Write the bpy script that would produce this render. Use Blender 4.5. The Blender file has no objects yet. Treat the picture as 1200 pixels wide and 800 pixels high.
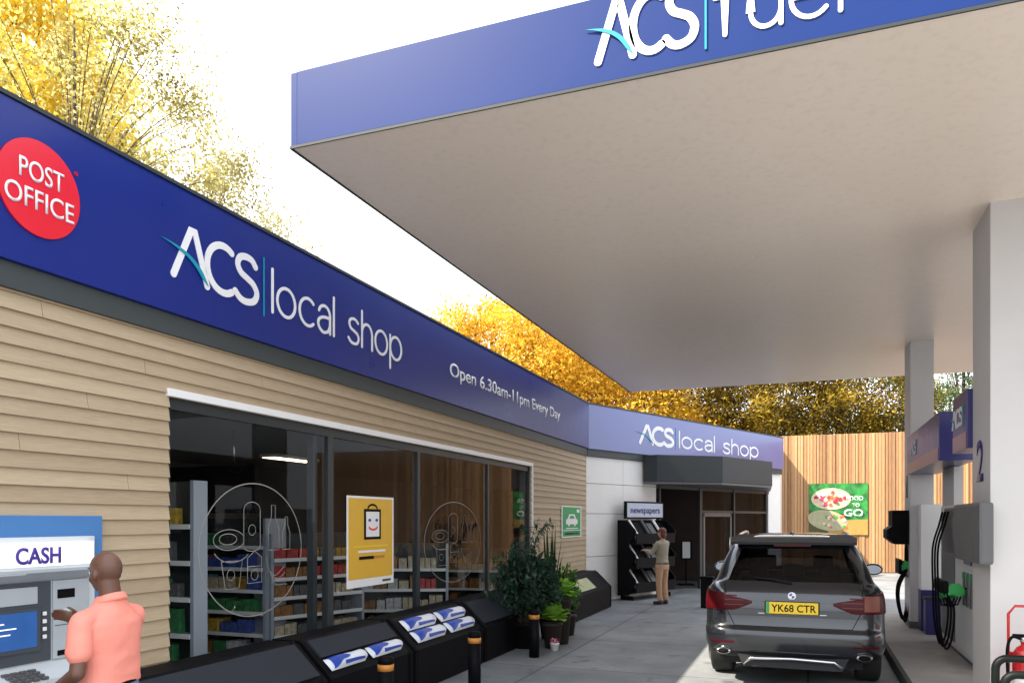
import bpy, bmesh, math, random
from mathutils import Vector, Matrix, noise
random.seed(7)
SC = bpy.context.scene
COL = SC.collection
R = math.radians
PI = math.pi
# ------------------------------------------------------------------ camera model
FPX, U0, V0, H = 912.0, 600.0, 609.0, 1.9
TH = R(20.83); CS, SN = math.cos(TH), math.sin(TH)
def on_x(u, v, x):                 # photo pixel -> point on the plane X = x
    a = (u-U0)/FPX; D = x/(-SN+a*CS)
    return Vector((x, D*(CS+a*SN), H+(V0-v)/FPX*D))
def on_y(u, v, y):
    a = (u-U0)/FPX; D = y/(CS+a*SN)
    return Vector((D*(-SN+a*CS), y, H+(V0-v)/FPX*D))
def at_d(u, v, D):
    a = (u-U0)/FPX
    return Vector((D*(-SN+a*CS), D*(CS+a*SN), H+(V0-v)/FPX*D))
# ------------------------------------------------------------------ materials
def lin(c):
    c = c/255.0
    return c/12.92 if c <= .04045 else ((c+.055)/1.055)**2.4
def rgb(r, g, b): return (lin(r), lin(g), lin(b), 1)
def new_mat(name):
    m = bpy.data.materials.new(name); m.use_nodes = True
    nt = m.node_tree; nt.nodes.clear()
    out = nt.nodes.new('ShaderNodeOutputMaterial')
    return m, nt, out
def N(nt, t, **kw):
    n = nt.nodes.new(t)
    for k, v in kw.items():
        if hasattr(n, k) and k not in ('Scale',): setattr(n, k, v)
    return n
def pmat(name, base, rough=.5, metal=0, var=.12, vscale=6, bump=.0, bscale=40, coat=0, spec=.5, stretch=(1,1,1), emis=None, estr=0, dirt=None, dscale=1.5, damt=.5):
    m, nt, out = new_mat(name)
    p = nt.nodes.new('ShaderNodeBsdfPrincipled'); L = nt.links.new
    L(p.outputs[0], out.inputs[0])
    tc = nt.nodes.new('ShaderNodeTexCoord'); mp = nt.nodes.new('ShaderNodeMapping'); mp.inputs['Scale'].default_value = stretch
    L(tc.outputs['Object'], mp.inputs[0])
    nz = nt.nodes.new('ShaderNodeTexNoise'); nz.inputs['Scale'].default_value = vscale; nz.inputs['Detail'].default_value = 6
    L(mp.outputs[0], nz.inputs[0])
    mx = nt.nodes.new('ShaderNodeMix'); mx.data_type = 'RGBA'
    b = base
    mx.inputs[6].default_value = (b[0]*(1-var), b[1]*(1-var), b[2]*(1-var), 1)
    mx.inputs[7].default_value = (min(1,b[0]*(1+var)), min(1,b[1]*(1+var)), min(1,b[2]*(1+var)), 1)
    L(nz.outputs[0], mx.inputs[0])
    src = mx.outputs[2]
    if dirt:
        n2 = nt.nodes.new('ShaderNodeTexNoise'); n2.inputs['Scale'].default_value = dscale; n2.inputs['Detail'].default_value = 8
        L(tc.outputs['Object'], n2.inputs[0])
        cr = nt.nodes.new('ShaderNodeMapRange'); cr.inputs[1].default_value = .5; cr.inputs[2].default_value = .75; cr.inputs[4].default_value = damt
        L(n2.outputs[0], cr.inputs[0])
        m2 = nt.nodes.new('ShaderNodeMix'); m2.data_type = 'RGBA'; m2.inputs[7].default_value = dirt
        L(src, m2.inputs[6]); L(cr.outputs[0], m2.inputs[0]); src = m2.outputs[2]
    L(src, p.inputs['Base Color'])
    p.inputs['Metallic'].default_value = metal
    mr = nt.nodes.new('ShaderNodeMapRange'); mr.inputs[3].default_value = max(0, rough-.06); mr.inputs[4].default_value = min(1, rough+.06)
    L(nz.outputs[0], mr.inputs[0]); L(mr.outputs[0], p.inputs['Roughness'])
    p.inputs['Coat Weight'].default_value = coat; p.inputs['Coat Roughness'].default_value = .04
    p.inputs['Specular IOR Level'].default_value = spec
    if bump:
        n3 = nt.nodes.new('ShaderNodeTexNoise'); n3.inputs['Scale'].default_value = bscale; n3.inputs['Detail'].default_value = 5
        L(mp.outputs[0], n3.inputs[0])
        bp = nt.nodes.new('ShaderNodeBump'); bp.inputs['Strength'].default_value = bump; bp.inputs['Distance'].default_value = .01
        L(n3.outputs[0], bp.inputs['Height']); L(bp.outputs[0], p.inputs['Normal'])
    if emis:
        p.inputs['Emission Color'].default_value = emis; p.inputs['Emission Strength'].default_value = estr
    return m
def glass_mat(name, tint=(.9,.95,.95,1), ior=1.5, rough=0.0, p=5):
    m, nt, out = new_mat(name); L = nt.links.new
    g = nt.nodes.new('ShaderNodeBsdfGlossy'); g.inputs['Roughness'].default_value = rough
    t = nt.nodes.new('ShaderNodeBsdfTransparent'); t.inputs[0].default_value = tint
    lw = nt.nodes.new('ShaderNodeLayerWeight'); lw.inputs[0].default_value = .5
    pw = nt.nodes.new('ShaderNodeMath'); pw.operation = 'POWER'; pw.inputs[1].default_value = p; L(lw.outputs['Facing'], pw.inputs[0])
    f = nt.nodes.new('ShaderNodeMath'); f.operation = 'MULTIPLY_ADD'; f0 = ((ior-1)/(ior+1))**2; f.inputs[1].default_value = 1-f0; f.inputs[2].default_value = f0; L(pw.outputs[0], f.inputs[0])
    mx = nt.nodes.new('ShaderNodeMixShader')
    L(f.outputs[0], mx.inputs[0]); L(t.outputs[0], mx.inputs[1]); L(g.outputs[0], mx.inputs[2]); L(mx.outputs[0], out.inputs[0])
    return m
def leaf_mat(name, cols, trans=.45, nscale=.6):
    m, nt, out = new_mat(name); L = nt.links.new
    ge = nt.nodes.new('ShaderNodeNewGeometry')
    tc = nt.nodes.new('ShaderNodeTexCoord'); nz = nt.nodes.new('ShaderNodeTexNoise'); nz.inputs['Scale'].default_value = nscale; nz.inputs['Detail'].default_value = 2
    L(tc.outputs['Object'], nz.inputs[0])
    ma = nt.nodes.new('ShaderNodeMath'); ma.operation = 'MULTIPLY_ADD'; ma.inputs[1].default_value = .4
    mb = nt.nodes.new('ShaderNodeMath'); mb.operation = 'MULTIPLY_ADD'; mb.inputs[1].default_value = 2.2; mb.inputs[2].default_value = -.8
    L(nz.outputs[0], mb.inputs[0])
    L(ge.outputs['Random Per Island'], ma.inputs[0]); L(mb.outputs[0], ma.inputs[2])
    cr = nt.nodes.new('ShaderNodeValToRGB'); el = cr.color_ramp.elements
    while len(el) < len(cols): el.new(.5)
    for i, c in enumerate(cols):
        el[i].position = i/(len(cols)-1); el[i].color = c
    L(ma.outputs[0], cr.inputs[0])
    d = nt.nodes.new('ShaderNodeBsdfDiffuse'); t = nt.nodes.new('ShaderNodeBsdfTranslucent')
    L(cr.outputs[0], d.inputs[0]); L(cr.outputs[0], t.inputs[0])
    mx = nt.nodes.new('ShaderNodeMixShader'); mx.inputs[0].default_value = trans
    L(d.outputs[0], mx.inputs[1]); L(t.outputs[0], mx.inputs[2]); L(mx.outputs[0], out.inputs[0])
    return m
def band_mat(name, c1, c2, axis, pitch, rough=.6, grain=(1,1,1), gscale=30, bump=.15, var=.5):
    """boards: one random tone per board along an axis, plus grain"""
    m, nt, out = new_mat(name); L = nt.links.new
    p = nt.nodes.new('ShaderNodeBsdfPrincipled'); L(p.outputs[0], out.inputs[0]); p.inputs['Roughness'].default_value = rough
    tc = nt.nodes.new('ShaderNodeTexCoord'); sp = nt.nodes.new('ShaderNodeSeparateXYZ'); L(tc.outputs['Object'], sp.inputs[0])
    dv = nt.nodes.new('ShaderNodeMath'); dv.operation = 'DIVIDE'; dv.inputs[1].default_value = pitch; L(sp.outputs[axis], dv.inputs[0])
    fl = nt.nodes.new('ShaderNodeMath'); fl.operation = 'FLOOR'; L(dv.outputs[0], fl.inputs[0])
    wn = nt.nodes.new('ShaderNodeTexWhiteNoise'); wn.noise_dimensions = '1D'; L(fl.outputs[0], wn.inputs['W'])
    mp = nt.nodes.new('ShaderNodeMapping'); mp.inputs['Scale'].default_value = grain; L(tc.outputs['Object'], mp.inputs[0])
    nz = nt.nodes.new('ShaderNodeTexNoise'); nz.inputs['Scale'].default_value = gscale; nz.inputs['Detail'].default_value = 6; L(mp.outputs[0], nz.inputs[0])
    ad = nt.nodes.new('ShaderNodeMath'); ad.operation = 'MULTIPLY_ADD'; ad.inputs[1].default_value = var
    m3 = nt.nodes.new('ShaderNodeMath'); m3.operation = 'MULTIPLY_ADD'; m3.inputs[1].default_value = 1-var*.5; m3.inputs[2].default_value = -.25*(1-var)
    L(nz.outputs[0], m3.inputs[0]); L(wn.outputs[0], ad.inputs[0]); L(m3.outputs[0], ad.inputs[2])
    mx = nt.nodes.new('ShaderNodeMix'); mx.data_type = 'RGBA'; mx.inputs[6].default_value = c1; mx.inputs[7].default_value = c2
    L(ad.outputs[0], mx.inputs[0]); L(mx.outputs[2], p.inputs['Base Color'])
    bp = nt.nodes.new('ShaderNodeBump'); bp.inputs['Strength'].default_value = bump; bp.inputs['Distance'].default_value = .01
    L(nz.outputs[0], bp.inputs['Height']); L(bp.outputs[0], p.inputs['Normal'])
    return m
M = {}
M['navy'] = pmat('fascia_navy', (.007,.020,.19,1), .3, var=.05, vscale=2, spec=.35)
M['canopy_blue'] = pmat('canopy_blue', (.005,.025,.14,1), .45, var=.05, vscale=1.5, spec=.18)
M['sky_sheen_blue'] = pmat('sky_sheen_fascia', (.10,.13,.36,1), .24, var=.08, vscale=.8, spec=.6, coat=.2)  # fascia blue made paler to imitate sky reflected in the wing board
M['purple'] = pmat('sign_purple', (.022,.020,.14,1), .3, var=.05)
M['white'] = pmat('white_letter', (.82,.82,.82,1), .5, var=.03)
M['offwhite'] = pmat('white_panel', (.76,.75,.73,1), .6, var=.04, vscale=3, dirt=(.66,.65,.62,1), dscale=2.5, damt=.25)
M['teal'] = pmat('teal_paint', (.0,.28,.40,1), .4, var=.03)
M['charcoal'] = pmat('charcoal_metal', (.03,.036,.04,1), .5, var=.08, spec=.3)
M['hoopblack'] = pmat('hoop_black', (.006,.008,.008,1), .45, var=.08, spec=.15)
M['dgrey'] = pmat('dark_grey_paint', (.05,.06,.062,1), .5, var=.08, spec=.3)
M['mgrey'] = pmat('mid_grey_paint', (.10,.10,.105,1), .45, var=.06)
M['frame'] = pmat('window_frame', (.035,.04,.044,1), .45, var=.05, spec=.3)
M['black'] = pmat('black_plastic', (.0035,.0035,.005,1), .6, var=.15, vscale=12, bump=.05, bscale=90, spec=.10)
M['blackm'] = pmat('black_matt', (.005,.005,.006,1), .85, var=.2, vscale=14, bump=.08, bscale=120, spec=.1)
M['lid'] = pmat('bin_lid_grey', (.026,.030,.038,1), .65, var=.15, vscale=8, bump=.1, bscale=60, spec=.15)
M['orange'] = pmat('orange_reflector', (.50,.20,.03,1), .4, var=.15)
M['post_red'] = pmat('red_enamel', (.72,.012,.028,1), .3, var=.04)
M['red'] = pmat('red_paint', (.55,.012,.016,1), .28, var=.06, coat=.4)
M['soffit'] = pmat('canopy_soffit', (.88,.76,.66,1), .36, var=.05, vscale=.7, bump=.06, bscale=18, dirt=(.76,.64,.54,1), dscale=16, damt=.5)
M['column'] = pmat('column_paint', (.60,.585,.58,1), .5, var=.04, vscale=2, dirt=(.50,.485,.47,1), dscale=1.8, damt=.3)
M['atm_blue'] = pmat('atm_blue', (.06,.20,.47,1), .4, var=.05)
M['atm_grey'] = pmat('atm_grey', (.42,.46,.49,1), .4, var=.04)
M['atm_pale'] = pmat('atm_pale', (.58,.62,.64,1), .4, var=.04)
M['atm_dark'] = pmat('atm_dark', (.05,.06,.075,1), .4, var=.06)
M['shelfmetal'] = pmat('shelf_metal', (.36,.39,.45,1), .45, var=.05)
M['glass'] = glass_mat('shop_glass', (.9,.93,.93,1), 1.25, p=6)
M['doorglass'] = glass_mat('door_glass', (.6,.64,.64,1), 1.18, p=7)
M['cardglass'] = glass_mat('car_glass', (.22,.23,.24,1), 1.4)
M['line'] = pmat('decal_line', (.27,.26,.23,1), .7, var=.15)
M['green'] = pmat('green_sign', (.01,.33,.11,1), .45, var=.05)
M['nozzle_green'] = pmat('nozzle_green', (.005,.36,.06,1), .35, var=.06)
M['yellow'] = pmat('poster_yellow', (.72,.42,.03,1), .5, var=.05)
M['plate'] = pmat('plate_yellow', (.80,.55,.02,1), .4, var=.03)
M['skin'] = pmat('dark_skin', (.13,.058,.036,1), .45, var=.15, vscale=10, bump=.05, bscale=120)
M['pale_skin'] = pmat('pale_skin', (.50,.27,.19,1), .5, var=.1)
M['polo'] = pmat('orange_polo', (.86,.29,.22,1), .9, var=.08, vscale=9, bump=.9, bscale=5)
M['jeans'] = pmat('blue_jeans', (.16,.22,.36,1), .85, var=.25, vscale=16, bump=.3, bscale=60)
M['knit'] = pmat('beige_knit', (.33,.29,.22,1), .9, var=.12, bump=.4, bscale=40)
M['chino'] = pmat('tan_trousers', (.50,.30,.18,1), .85, var=.1, bump=.3, bscale=20)
M['hair'] = pmat('auburn_hair', (.12,.03,.025,1), .6, var=.3, vscale=40)
M['shoe'] = pmat('dark_shoe', (.03,.02,.02,1), .5)
M['bag_white'] = pmat('sack_white', (.72,.76,.82,1), .35, var=.06, vscale=9, bump=.3, bscale=12)
M['bag_blue'] = pmat('sack_blue', (.02,.06,.38,1), .35, var=.1)
M['pot'] = pmat('terracotta_pot', (.12,.05,.03,1), .7, var=.2)
M['darkpot'] = pmat('dark_pot', (.030,.018,.015,1), .7, var=.3)
M['leafdark'] = leaf_mat('shrub_leaf', [(.012,.032,.020,1), (.035,.075,.048,1), (.11,.17,.12,1)], .2, 3)
M['leafblade'] = leaf_mat('blade_leaf', [(.012,.030,.012,1), (.03,.05,.02,1), (.06,.08,.03,1)], .2, 3)
M['leaflime'] = leaf_mat('lime_leaf', [(.14,.30,.03,1), (.32,.58,.08,1), (.46,.70,.16,1)], .4, 6)
M['leafyellow'] = leaf_mat('yellow_leaf', [(.82,.66,.11,1), (.92,.78,.18,1), (.96,.86,.30,1)], .7, .3)
M['leafolive'] = leaf_mat('olive_leaf', [(.16,.13,.05,1), (.42,.37,.13,1), (.62,.56,.25,1), (.78,.73,.38,1)], .65, .8)
M['leafgold'] = leaf_mat('gold_leaf', [(.16,.08,.012,1), (.52,.30,.03,1), (.80,.52,.06,1), (.92,.68,.14,1)], .55, .5)
M['leafbrown'] = leaf_mat('brown_gold_leaf', [(.03,.022,.008,1), (.08,.055,.012,1), (.26,.17,.02,1), (.60,.42,.06,1)], .4, .55)
M['leafpale'] = leaf_mat('pale_leaf', [(.04,.07,.03,1), (.12,.17,.07,1), (.32,.36,.2,1)], .4, .8)
M['bark'] = pmat('bark', (.045,.032,.022,1), .9, var=.35, vscale=8, bump=.6, bscale=20)
M['hazed_bark'] = pmat('hazed_bark', (.13,.095,.045,1), .9, var=.2)  # bark colour lightened to imitate haze over the limbs
M['carpaint'] = pmat('graphite_car_paint', (.022,.025,.031,1), .24, metal=.5, var=.03, vscale=60, coat=1)
M['plastic'] = pmat('car_plastic', (.009,.009,.011,1), .55, var=.1, spec=.3)
M['chrome'] = pmat('brushed_silver', (.62,.62,.64,1), .25, metal=1, var=.05)
M['tyre'] = pmat('tyre_rubber', (.014,.014,.014,1), .8, var=.2, vscale=30, bump=.3, bscale=60)
M['lamp_red'] = pmat('tail_lamp_red', (.060,.0025,.005,1), .35, var=.1, spec=.2)
M['lamp_clear'] = pmat('lamp_clear', (.20,.075,.055,1), .35, var=.1, spec=.2)
M['seat'] = pmat('seat_leather', (.03,.028,.027,1), .5)
M['inwall'] = pmat('inner_wall', (.13,.125,.12,1), .7, var=.15)
M['brick'] = pmat('brick', (.25,.12,.08,1), .85, var=.2, vscale=5, bump=.2)
M['tile'] = pmat('roof_tile', (.12,.06,.045,1), .8, var=.2)
M['woodfence'] = band_mat('fence_timber', (.17,.075,.03,1), (.50,.285,.13,1), 0, .11, .65, (6,6,.6), 6, .2, .75)
M['siding'] = band_mat('siding_timber', (.34,.255,.16,1), (.53,.42,.28,1), 2, .112, .7, (8,.7,10), 9, .22, .5)
# ------------------------------------------------------------------ mesh builder
WL = {}                                     # world locations of roots
class MB:
    def __init__(s): s.v = []; s.f = []; s.sm = []
    def add(s, vs, fs, smooth=False):
        n = len(s.v); s.v += [Vector(q) for q in vs]
        for f in fs: s.f.append([n+i for i in f]); s.sm.append(smooth)
        return s
    def box(s, x0, y0, z0, x1, y1, z1, bev=0):
        if bev > 0:
            b = min(bev, (x1-x0)*.49, (y1-y0)*.49, (z1-z0)*.49)
            bm = bmesh.new(); bmesh.ops.create_cube(bm, size=1)
            for q in bm.verts: q.co = Vector(((x0+x1)/2+q.co.x*(x1-x0), (y0+y1)/2+q.co.y*(y1-y0), (z0+z1)/2+q.co.z*(z1-z0)))
            bmesh.ops.bevel(bm, geom=bm.edges[:], offset=b, segments=2, affect='EDGES', profile=.6)
            bm.verts.index_update()
            s.add([q.co.copy() for q in bm.verts], [[q.index for q in f.verts] for f in bm.faces]); bm.free()
            return s
        return s.add([(x0,y0,z0),(x1,y0,z0),(x1,y1,z0),(x0,y1,z0),(x0,y0,z1),(x1,y0,z1),(x1,y1,z1),(x0,y1,z1)],
              [(0,3,2,1),(4,5,6,7),(0,1,5,4),(1,2,6,5),(2,3,7,6),(3,0,4,7)])
    def obox(s, o, ax, ay, az):             # box from corner o with three edge vectors
        o = Vector(o); ax = Vector(ax); ay = Vector(ay); az = Vector(az)
        vs = [o, o+ax, o+ax+ay, o+ay, o+az, o+ax+az, o+ax+ay+az, o+ay+az]
        fs = [(0,3,2,1),(4,5,6,7),(0,1,5,4),(1,2,6,5),(2,3,7,6),(3,0,4,7)]
        if ax.cross(ay).dot(az) < 0: fs = [tuple(reversed(f)) for f in fs]
        return s.add(vs, fs)
    def prism(s, pts, d):                   # polygon pts extruded by vector d
        n = len(pts); d = Vector(d); a = [Vector(p) for p in pts]
        nrm = Vector((0,0,0))
        for i in range(n): nrm += a[i].cross(a[(i+1)%n])
        fs = [list(range(n)), list(range(2*n-1, n-1, -1))] + [[i, i+n, (i+1)%n+n, (i+1)%n] for i in range(n)]
        if nrm.dot(d) > 0: fs = [list(reversed(f)) for f in fs]
        return s.add(a+[p+d for p in a], fs)
    def tube(s, pts, r, seg=8, caps=True, smooth=True, flat=None):
        pts = [Vector(p) for p in pts]; rs = r if isinstance(r, (list, tuple)) else [r]*len(pts)
        rings = []; prev = None
        for i, p in enumerate(pts):
            t = (pts[min(i+1, len(pts)-1)]-pts[max(i-1, 0)])
            if t.length < 1e-9: t = Vector((0,0,1))
            t.normalize()
            if flat is not None: n1 = t.cross(flat).normalized(); n2 = flat
            else:
                if prev is None: prev = t.orthogonal().normalized()
                n1 = (prev-t*prev.dot(t)); n1 = n1.normalized() if n1.length > 1e-6 else t.orthogonal().normalized()
                n2 = t.cross(n1); prev = n1
            k = .18 if flat is not None else 1
            rings.append([p+n1*rs[i]*math.cos(2*PI*j/seg)+n2*rs[i]*k*math.sin(2*PI*j/seg) for j in range(seg)])
        vs = [q for rg in rings for q in rg]; fs = []
        for i in range(len(pts)-1):
            for j in range(seg):
                a = i*seg+j; b = i*seg+(j+1)%seg
                fs.append((a, b, b+seg, a+seg))
        if caps:
            fs.append(tuple(reversed(range(seg)))); fs.append(tuple(range((len(pts)-1)*seg, len(pts)*seg)))
        return s.add(vs, fs, smooth)
    def lathe(s, prof, c=(0,0,0), seg=24, axis='z', smooth=True):
        c = Vector(c); vs = []; fs = []
        for r_, h_ in prof:
            for j in range(seg):
                a = 2*PI*j/seg; x, y = r_*math.cos(a), r_*math.sin(a)
                vs.append(c+(Vector((x, y, h_)) if axis == 'z' else Vector((h_, x, y)) if axis == 'x' else Vector((y, h_, x))))
        for i in range(len(prof)-1):
            for j in range(seg):
                a = i*seg+j; b = i*seg+(j+1)%seg; fs.append((a, b, b+seg, a+seg))
        fs.append(tuple(reversed(range(seg)))); n = (len(prof)-1)*seg; fs.append(tuple(range(n, n+seg)))
        return s.add(vs, fs, smooth)
    def ball(s, c, rx, ry=None, rz=None, seg=16, rot=None):
        ry = ry or rx; rz = rz or rx; c = Vector(c); vs = []; fs = []; rg = seg//2
        for i in range(rg+1):
            t = PI*i/rg
            for j in range(seg):
                a = 2*PI*j/seg
                q = Vector((rx*max(.001,math.sin(t))*math.cos(a), ry*max(.001,math.sin(t))*math.sin(a), -rz*math.cos(t)))
                if rot is not None: q = rot @ q
                vs.append(c+q)
        for i in range(rg):
            for j in range(seg):
                a = i*seg+j; b = i*seg+(j+1)%seg; fs.append((a, b, b+seg, a+seg))
        fs.append(tuple(reversed(range(seg)))); n = rg*seg; fs.append(tuple(range(n, n+seg)))
        return s.add(vs, fs, True)
    def cap(s, p0, r0, p1, r1, seg=14):     # tapered capsule
        p0 = Vector(p0); p1 = Vector(p1); s.ball(p0, r0, seg=seg); s.ball(p1, r1, seg=seg)
        return s.tube([p0, p1], [r0, r1], seg)
    def build(s, name, mat, parent=None, world=False, smooth=None):
        me = bpy.data.meshes.new(name)
        off = WL.get(parent.name, Vector((0,0,0))) if (world and parent) else Vector((0,0,0))
        me.from_pydata([tuple(q-off) for q in s.v], [], s.f)
        me.polygons.foreach_set('use_smooth', [bool(q) if smooth is None else smooth for q in s.sm])
        me.materials.append(mat); me.update()
        o = bpy.data.objects.new(name, me); COL.objects.link(o)
        if parent:
            o.parent = parent; WL[o.name] = off.copy()
        else: WL[o.name] = Vector((0,0,0))
        return o
def tag(o, label=None, cat=None, group=None, kind=None):
    if label: o['label'] = label
    if cat: o['category'] = cat
    if group: o['group'] = group
    if kind: o['kind'] = kind
    return o
def thing(name, loc, label, cat, group=None, rz=0):
    o = bpy.data.objects.new(name, None); COL.objects.link(o); o.location = loc; o.rotation_euler = (0,0,rz)
    o.empty_display_size = .2
    WL[o.name] = Vector(loc)
    return tag(o, label, cat, group)
def copy_tree(o, parent=None):
    c = o.copy(); COL.objects.link(c); c.parent = parent
    for ch in list(o.children): copy_tree(ch, c)
    return c
def relabel(o, label): o['label'] = label; return o
def from_obj(o, name, mat, parent):          # bake modifiers / text to a mesh object
    dg = bpy.context.evaluated_depsgraph_get(); dg.update()
    me = bpy.data.meshes.new_from_object(o.evaluated_get(dg)); me.name = name
    data = o.data; bpy.data.objects.remove(o)
    me.materials.clear(); me.materials.append(mat)
    n = bpy.data.objects.new(name, me); COL.objects.link(n); n.parent = parent
    return n
def frame_mat(o, right, up):
    r = Vector(right).normalized(); u = Vector(up).normalized(); n = r.cross(u)
    m = Matrix((r, u, n)).transposed().to_4x4(); m.translation = Vector(o); return m
def text(s, org, right, up, height, width=None, mat=None, parent=None, name='lettering', bold=0, ext=.004, align='LEFT', shear=0):
    cu = bpy.data.curves.new(name, 'FONT'); cu.body = s; cu.size = 1; cu.extrude = 0; cu.offset = bold; cu.shear = shear
    o = bpy.data.objects.new(name, cu); COL.objects.link(o)
    ob = from_obj(o, name, mat, parent); me = ob.data
    xs = [v.co.x for v in me.vertices]; cap = .729
    x0, x1 = min(xs), max(xs); sy = height/cap; sx = sy if width is None else width/(x1-x0)
    off = {'LEFT': x0, 'CENTER': (x0+x1)/2}[align]
    fm = frame_mat(org, right, up); pl = WL.get(parent.name, Vector((0,0,0))) if parent else Vector((0,0,0))
    bm = bmesh.new(); bm.from_mesh(me)
    g = bmesh.ops.extrude_face_region(bm, geom=bm.faces[:])
    for q in g['geom']:
        if isinstance(q, bmesh.types.BMVert): q.co.z = 1.0
    for q in bm.verts:
        q.co = fm @ Vector(((q.co.x-off)*sx, q.co.y*sy, ext if q.co.z > .5 else 0)) - pl
    bmesh.ops.recalc_face_normals(bm, faces=bm.faces[:]); bm.to_mesh(me); bm.free()
    WL[ob.name] = pl
    return ob
def arc(cx, cy, rx, ry, a0, a1, n=14): return [(cx+rx*math.cos(R(a0+(a1-a0)*i/n)), cy+ry*math.sin(R(a0+(a1-a0)*i/n))) for i in range(n+1)]
def spline(p, n=6):
    out = []
    for i in range(len(p)-1):
        a = p[max(i-1,0)]; b = p[i]; c = p[i+1]; d = p[min(i+2,len(p)-1)]
        for k in range(n):
            t = k/n
            out.append(tuple(.5*((2*b[q])+(-a[q]+c[q])*t+(2*a[q]-5*b[q]+4*c[q]-d[q])*t*t+(-a[q]+3*b[q]-3*c[q]+d[q])*t**3) for q in range(len(b))))
    out.append(tuple(p[-1])); return out
GL = {
 'l': ([[(0,0),(0,1)]], 0),
 'o': ([arc(.33,.34,.33,.34,0,360,28)], .66),
 'c': ([arc(.33,.34,.33,.34,48,312,20)], .58),
 'a': ([arc(.27,.46,.24,.22,165,0,10)+[(.51,0)], spline([(.51,.40),(.22,.38),(.03,.28),(.02,.12),(.2,-.01),(.42,.05),(.51,.2)],5)], .51),
 's': ([spline([(.46,.60),(.36,.66),(.24,.68),(.09,.63),(.04,.52),(.11,.40),(.26,.35),(.42,.29),(.49,.18),(.42,.04),(.25,0),(.1,.03),(.0,.12)],5)], .49),
 'h': ([[(0,0),(0,1)], [(0,.36)]+arc(.26,.40,.26,.28,180,0,12)+[(.52,0)]], .52),
 'p': ([[(0,.68),(0,-.30)], arc(.33,.34,.33,.34,0,360,28)], .66),
 'f': ([[(.10,0),(.10,.78)]+arc(.30,.78,.2,.22,180,75,8), [(-.08,.66),(.36,.66)]], .38),
 'u': ([[(0,.68),(0,.28)]+arc(.26,.28,.26,.28,180,360,12)+[(.52,.68)], [(.52,.3),(.52,0)]], .52),
 'e': ([arc(.33,.34,.33,.34,4,318,24), [(.03,.36),(.64,.36)]], .64),
 'A': ([[(0,0),(.40,1),(.50,1),(.80,0)]], .70),
 'C': ([arc(.42,.5,.42,.5,58,302,22)], .66),
 'S': ([spline([(.56,.86),(.46,.97),(.30,1.0),(.12,.94),(.05,.77),(.14,.61),(.32,.53),(.50,.44),(.60,.27),(.52,.08),(.30,0),(.12,.03),(-.02,.15)],5)], .56),
 ' ': ([], .34) }
def ribbon(mb, pts, hw, r, u, n, org, t, closed):
    """flat band of half width hw along 2D points, round ends, thickness t"""
    P = [Vector((a, b)) for a, b in pts]
    if closed: P = P[:-1]
    N_ = len(P); Lh = []; Rh = []
    for i in range(N_):
        if closed: d0 = (P[i]-P[i-1]).normalized(); d1 = (P[(i+1)%N_]-P[i]).normalized()
        else: d0 = (P[i]-P[max(i-1,0)]) if i else (P[1]-P[0]); d1 = (P[min(i+1,N_-1)]-P[i]) if i < N_-1 else (P[-1]-P[-2]); d0.normalize(); d1.normalize()
        m_ = d0+d1
        if m_.length < .2: m_ = d1
        m_.normalize(); k = 1/max(.5, m_.dot(d1)); q = Vector((-m_.y, m_.x))*hw*k; Lh.append(P[i]+q); Rh.append(P[i]-q)
    W = lambda q, h: org+r*q.x+u*q.y+n*h
    if closed:
        vs = [W(q,t) for q in Lh]+[W(q,t) for q in Rh]+[W(q,-.001) for q in Lh]+[W(q,-.001) for q in Rh]; fs = []
        for i in range(N_):
            j = (i+1)%N_; fs += [(i,N_+i,N_+j,j),(i,j,2*N_+j,2*N_+i),(N_+i,3*N_+i,3*N_+j,N_+j)]
        mb.add(vs, fs); return
    def cap_(c, d): a0 = math.atan2(d.y, d.x); return [c+Vector((math.cos(a0+x), math.sin(a0+x)))*hw for x in [PI/2-PI*k/8 for k in range(1,8)]]
    e = cap_(P[-1], (P[-1]-P[-2]).normalized()); b_ = cap_(P[0], (P[0]-P[1]).normalized())
    vs = [W(q,t) for q in Lh+Rh+e+b_]; m2 = len(vs); vs += [q-n*(t+.001) for q in vs]; fs = [(i,N_+i,N_+i+1,i+1) for i in range(N_-1)]
    E = [N_-1]+[2*N_+k for k in range(7)]+[2*N_-1]; B = [N_]+[2*N_+7+k for k in range(7)]+[0]
    fs += [tuple(reversed(E)), tuple(reversed(B))]
    loop = list(range(0,N_))+E[1:-1]+list(range(2*N_-1,N_-1,-1))+B[1:-1]
    for i in range(len(loop)): a, b = loop[i], loop[(i+1)%len(loop)]; fs.append((a, b, b+m2, a+m2))
    mb.add(vs, fs)
def strokes(s, org, right, up, height, width, th, mat, parent, name='lettering', gap=.17):
    x = 0; pl = []
    for ch in s:
        g, adv = GL[ch]
        for k, st in enumerate(g): pl.append(([(px+x, py) for px, py in st], k))
        x += adv+gap
    x -= gap; r = Vector(right).normalized(); u = Vector(up).normalized(); n = r.cross(u); org = Vector(org); mb = MB(); sx = width/x
    for st, k in pl:
        c = (Vector(st[0])-Vector(st[-1])).length < 1e-4
        ribbon(mb, [(px*sx, py*height) for px, py in st], th, r, u, n, org, .006+.0008*k, c)
    return mb.build(name, mat, parent, world=True)
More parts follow.
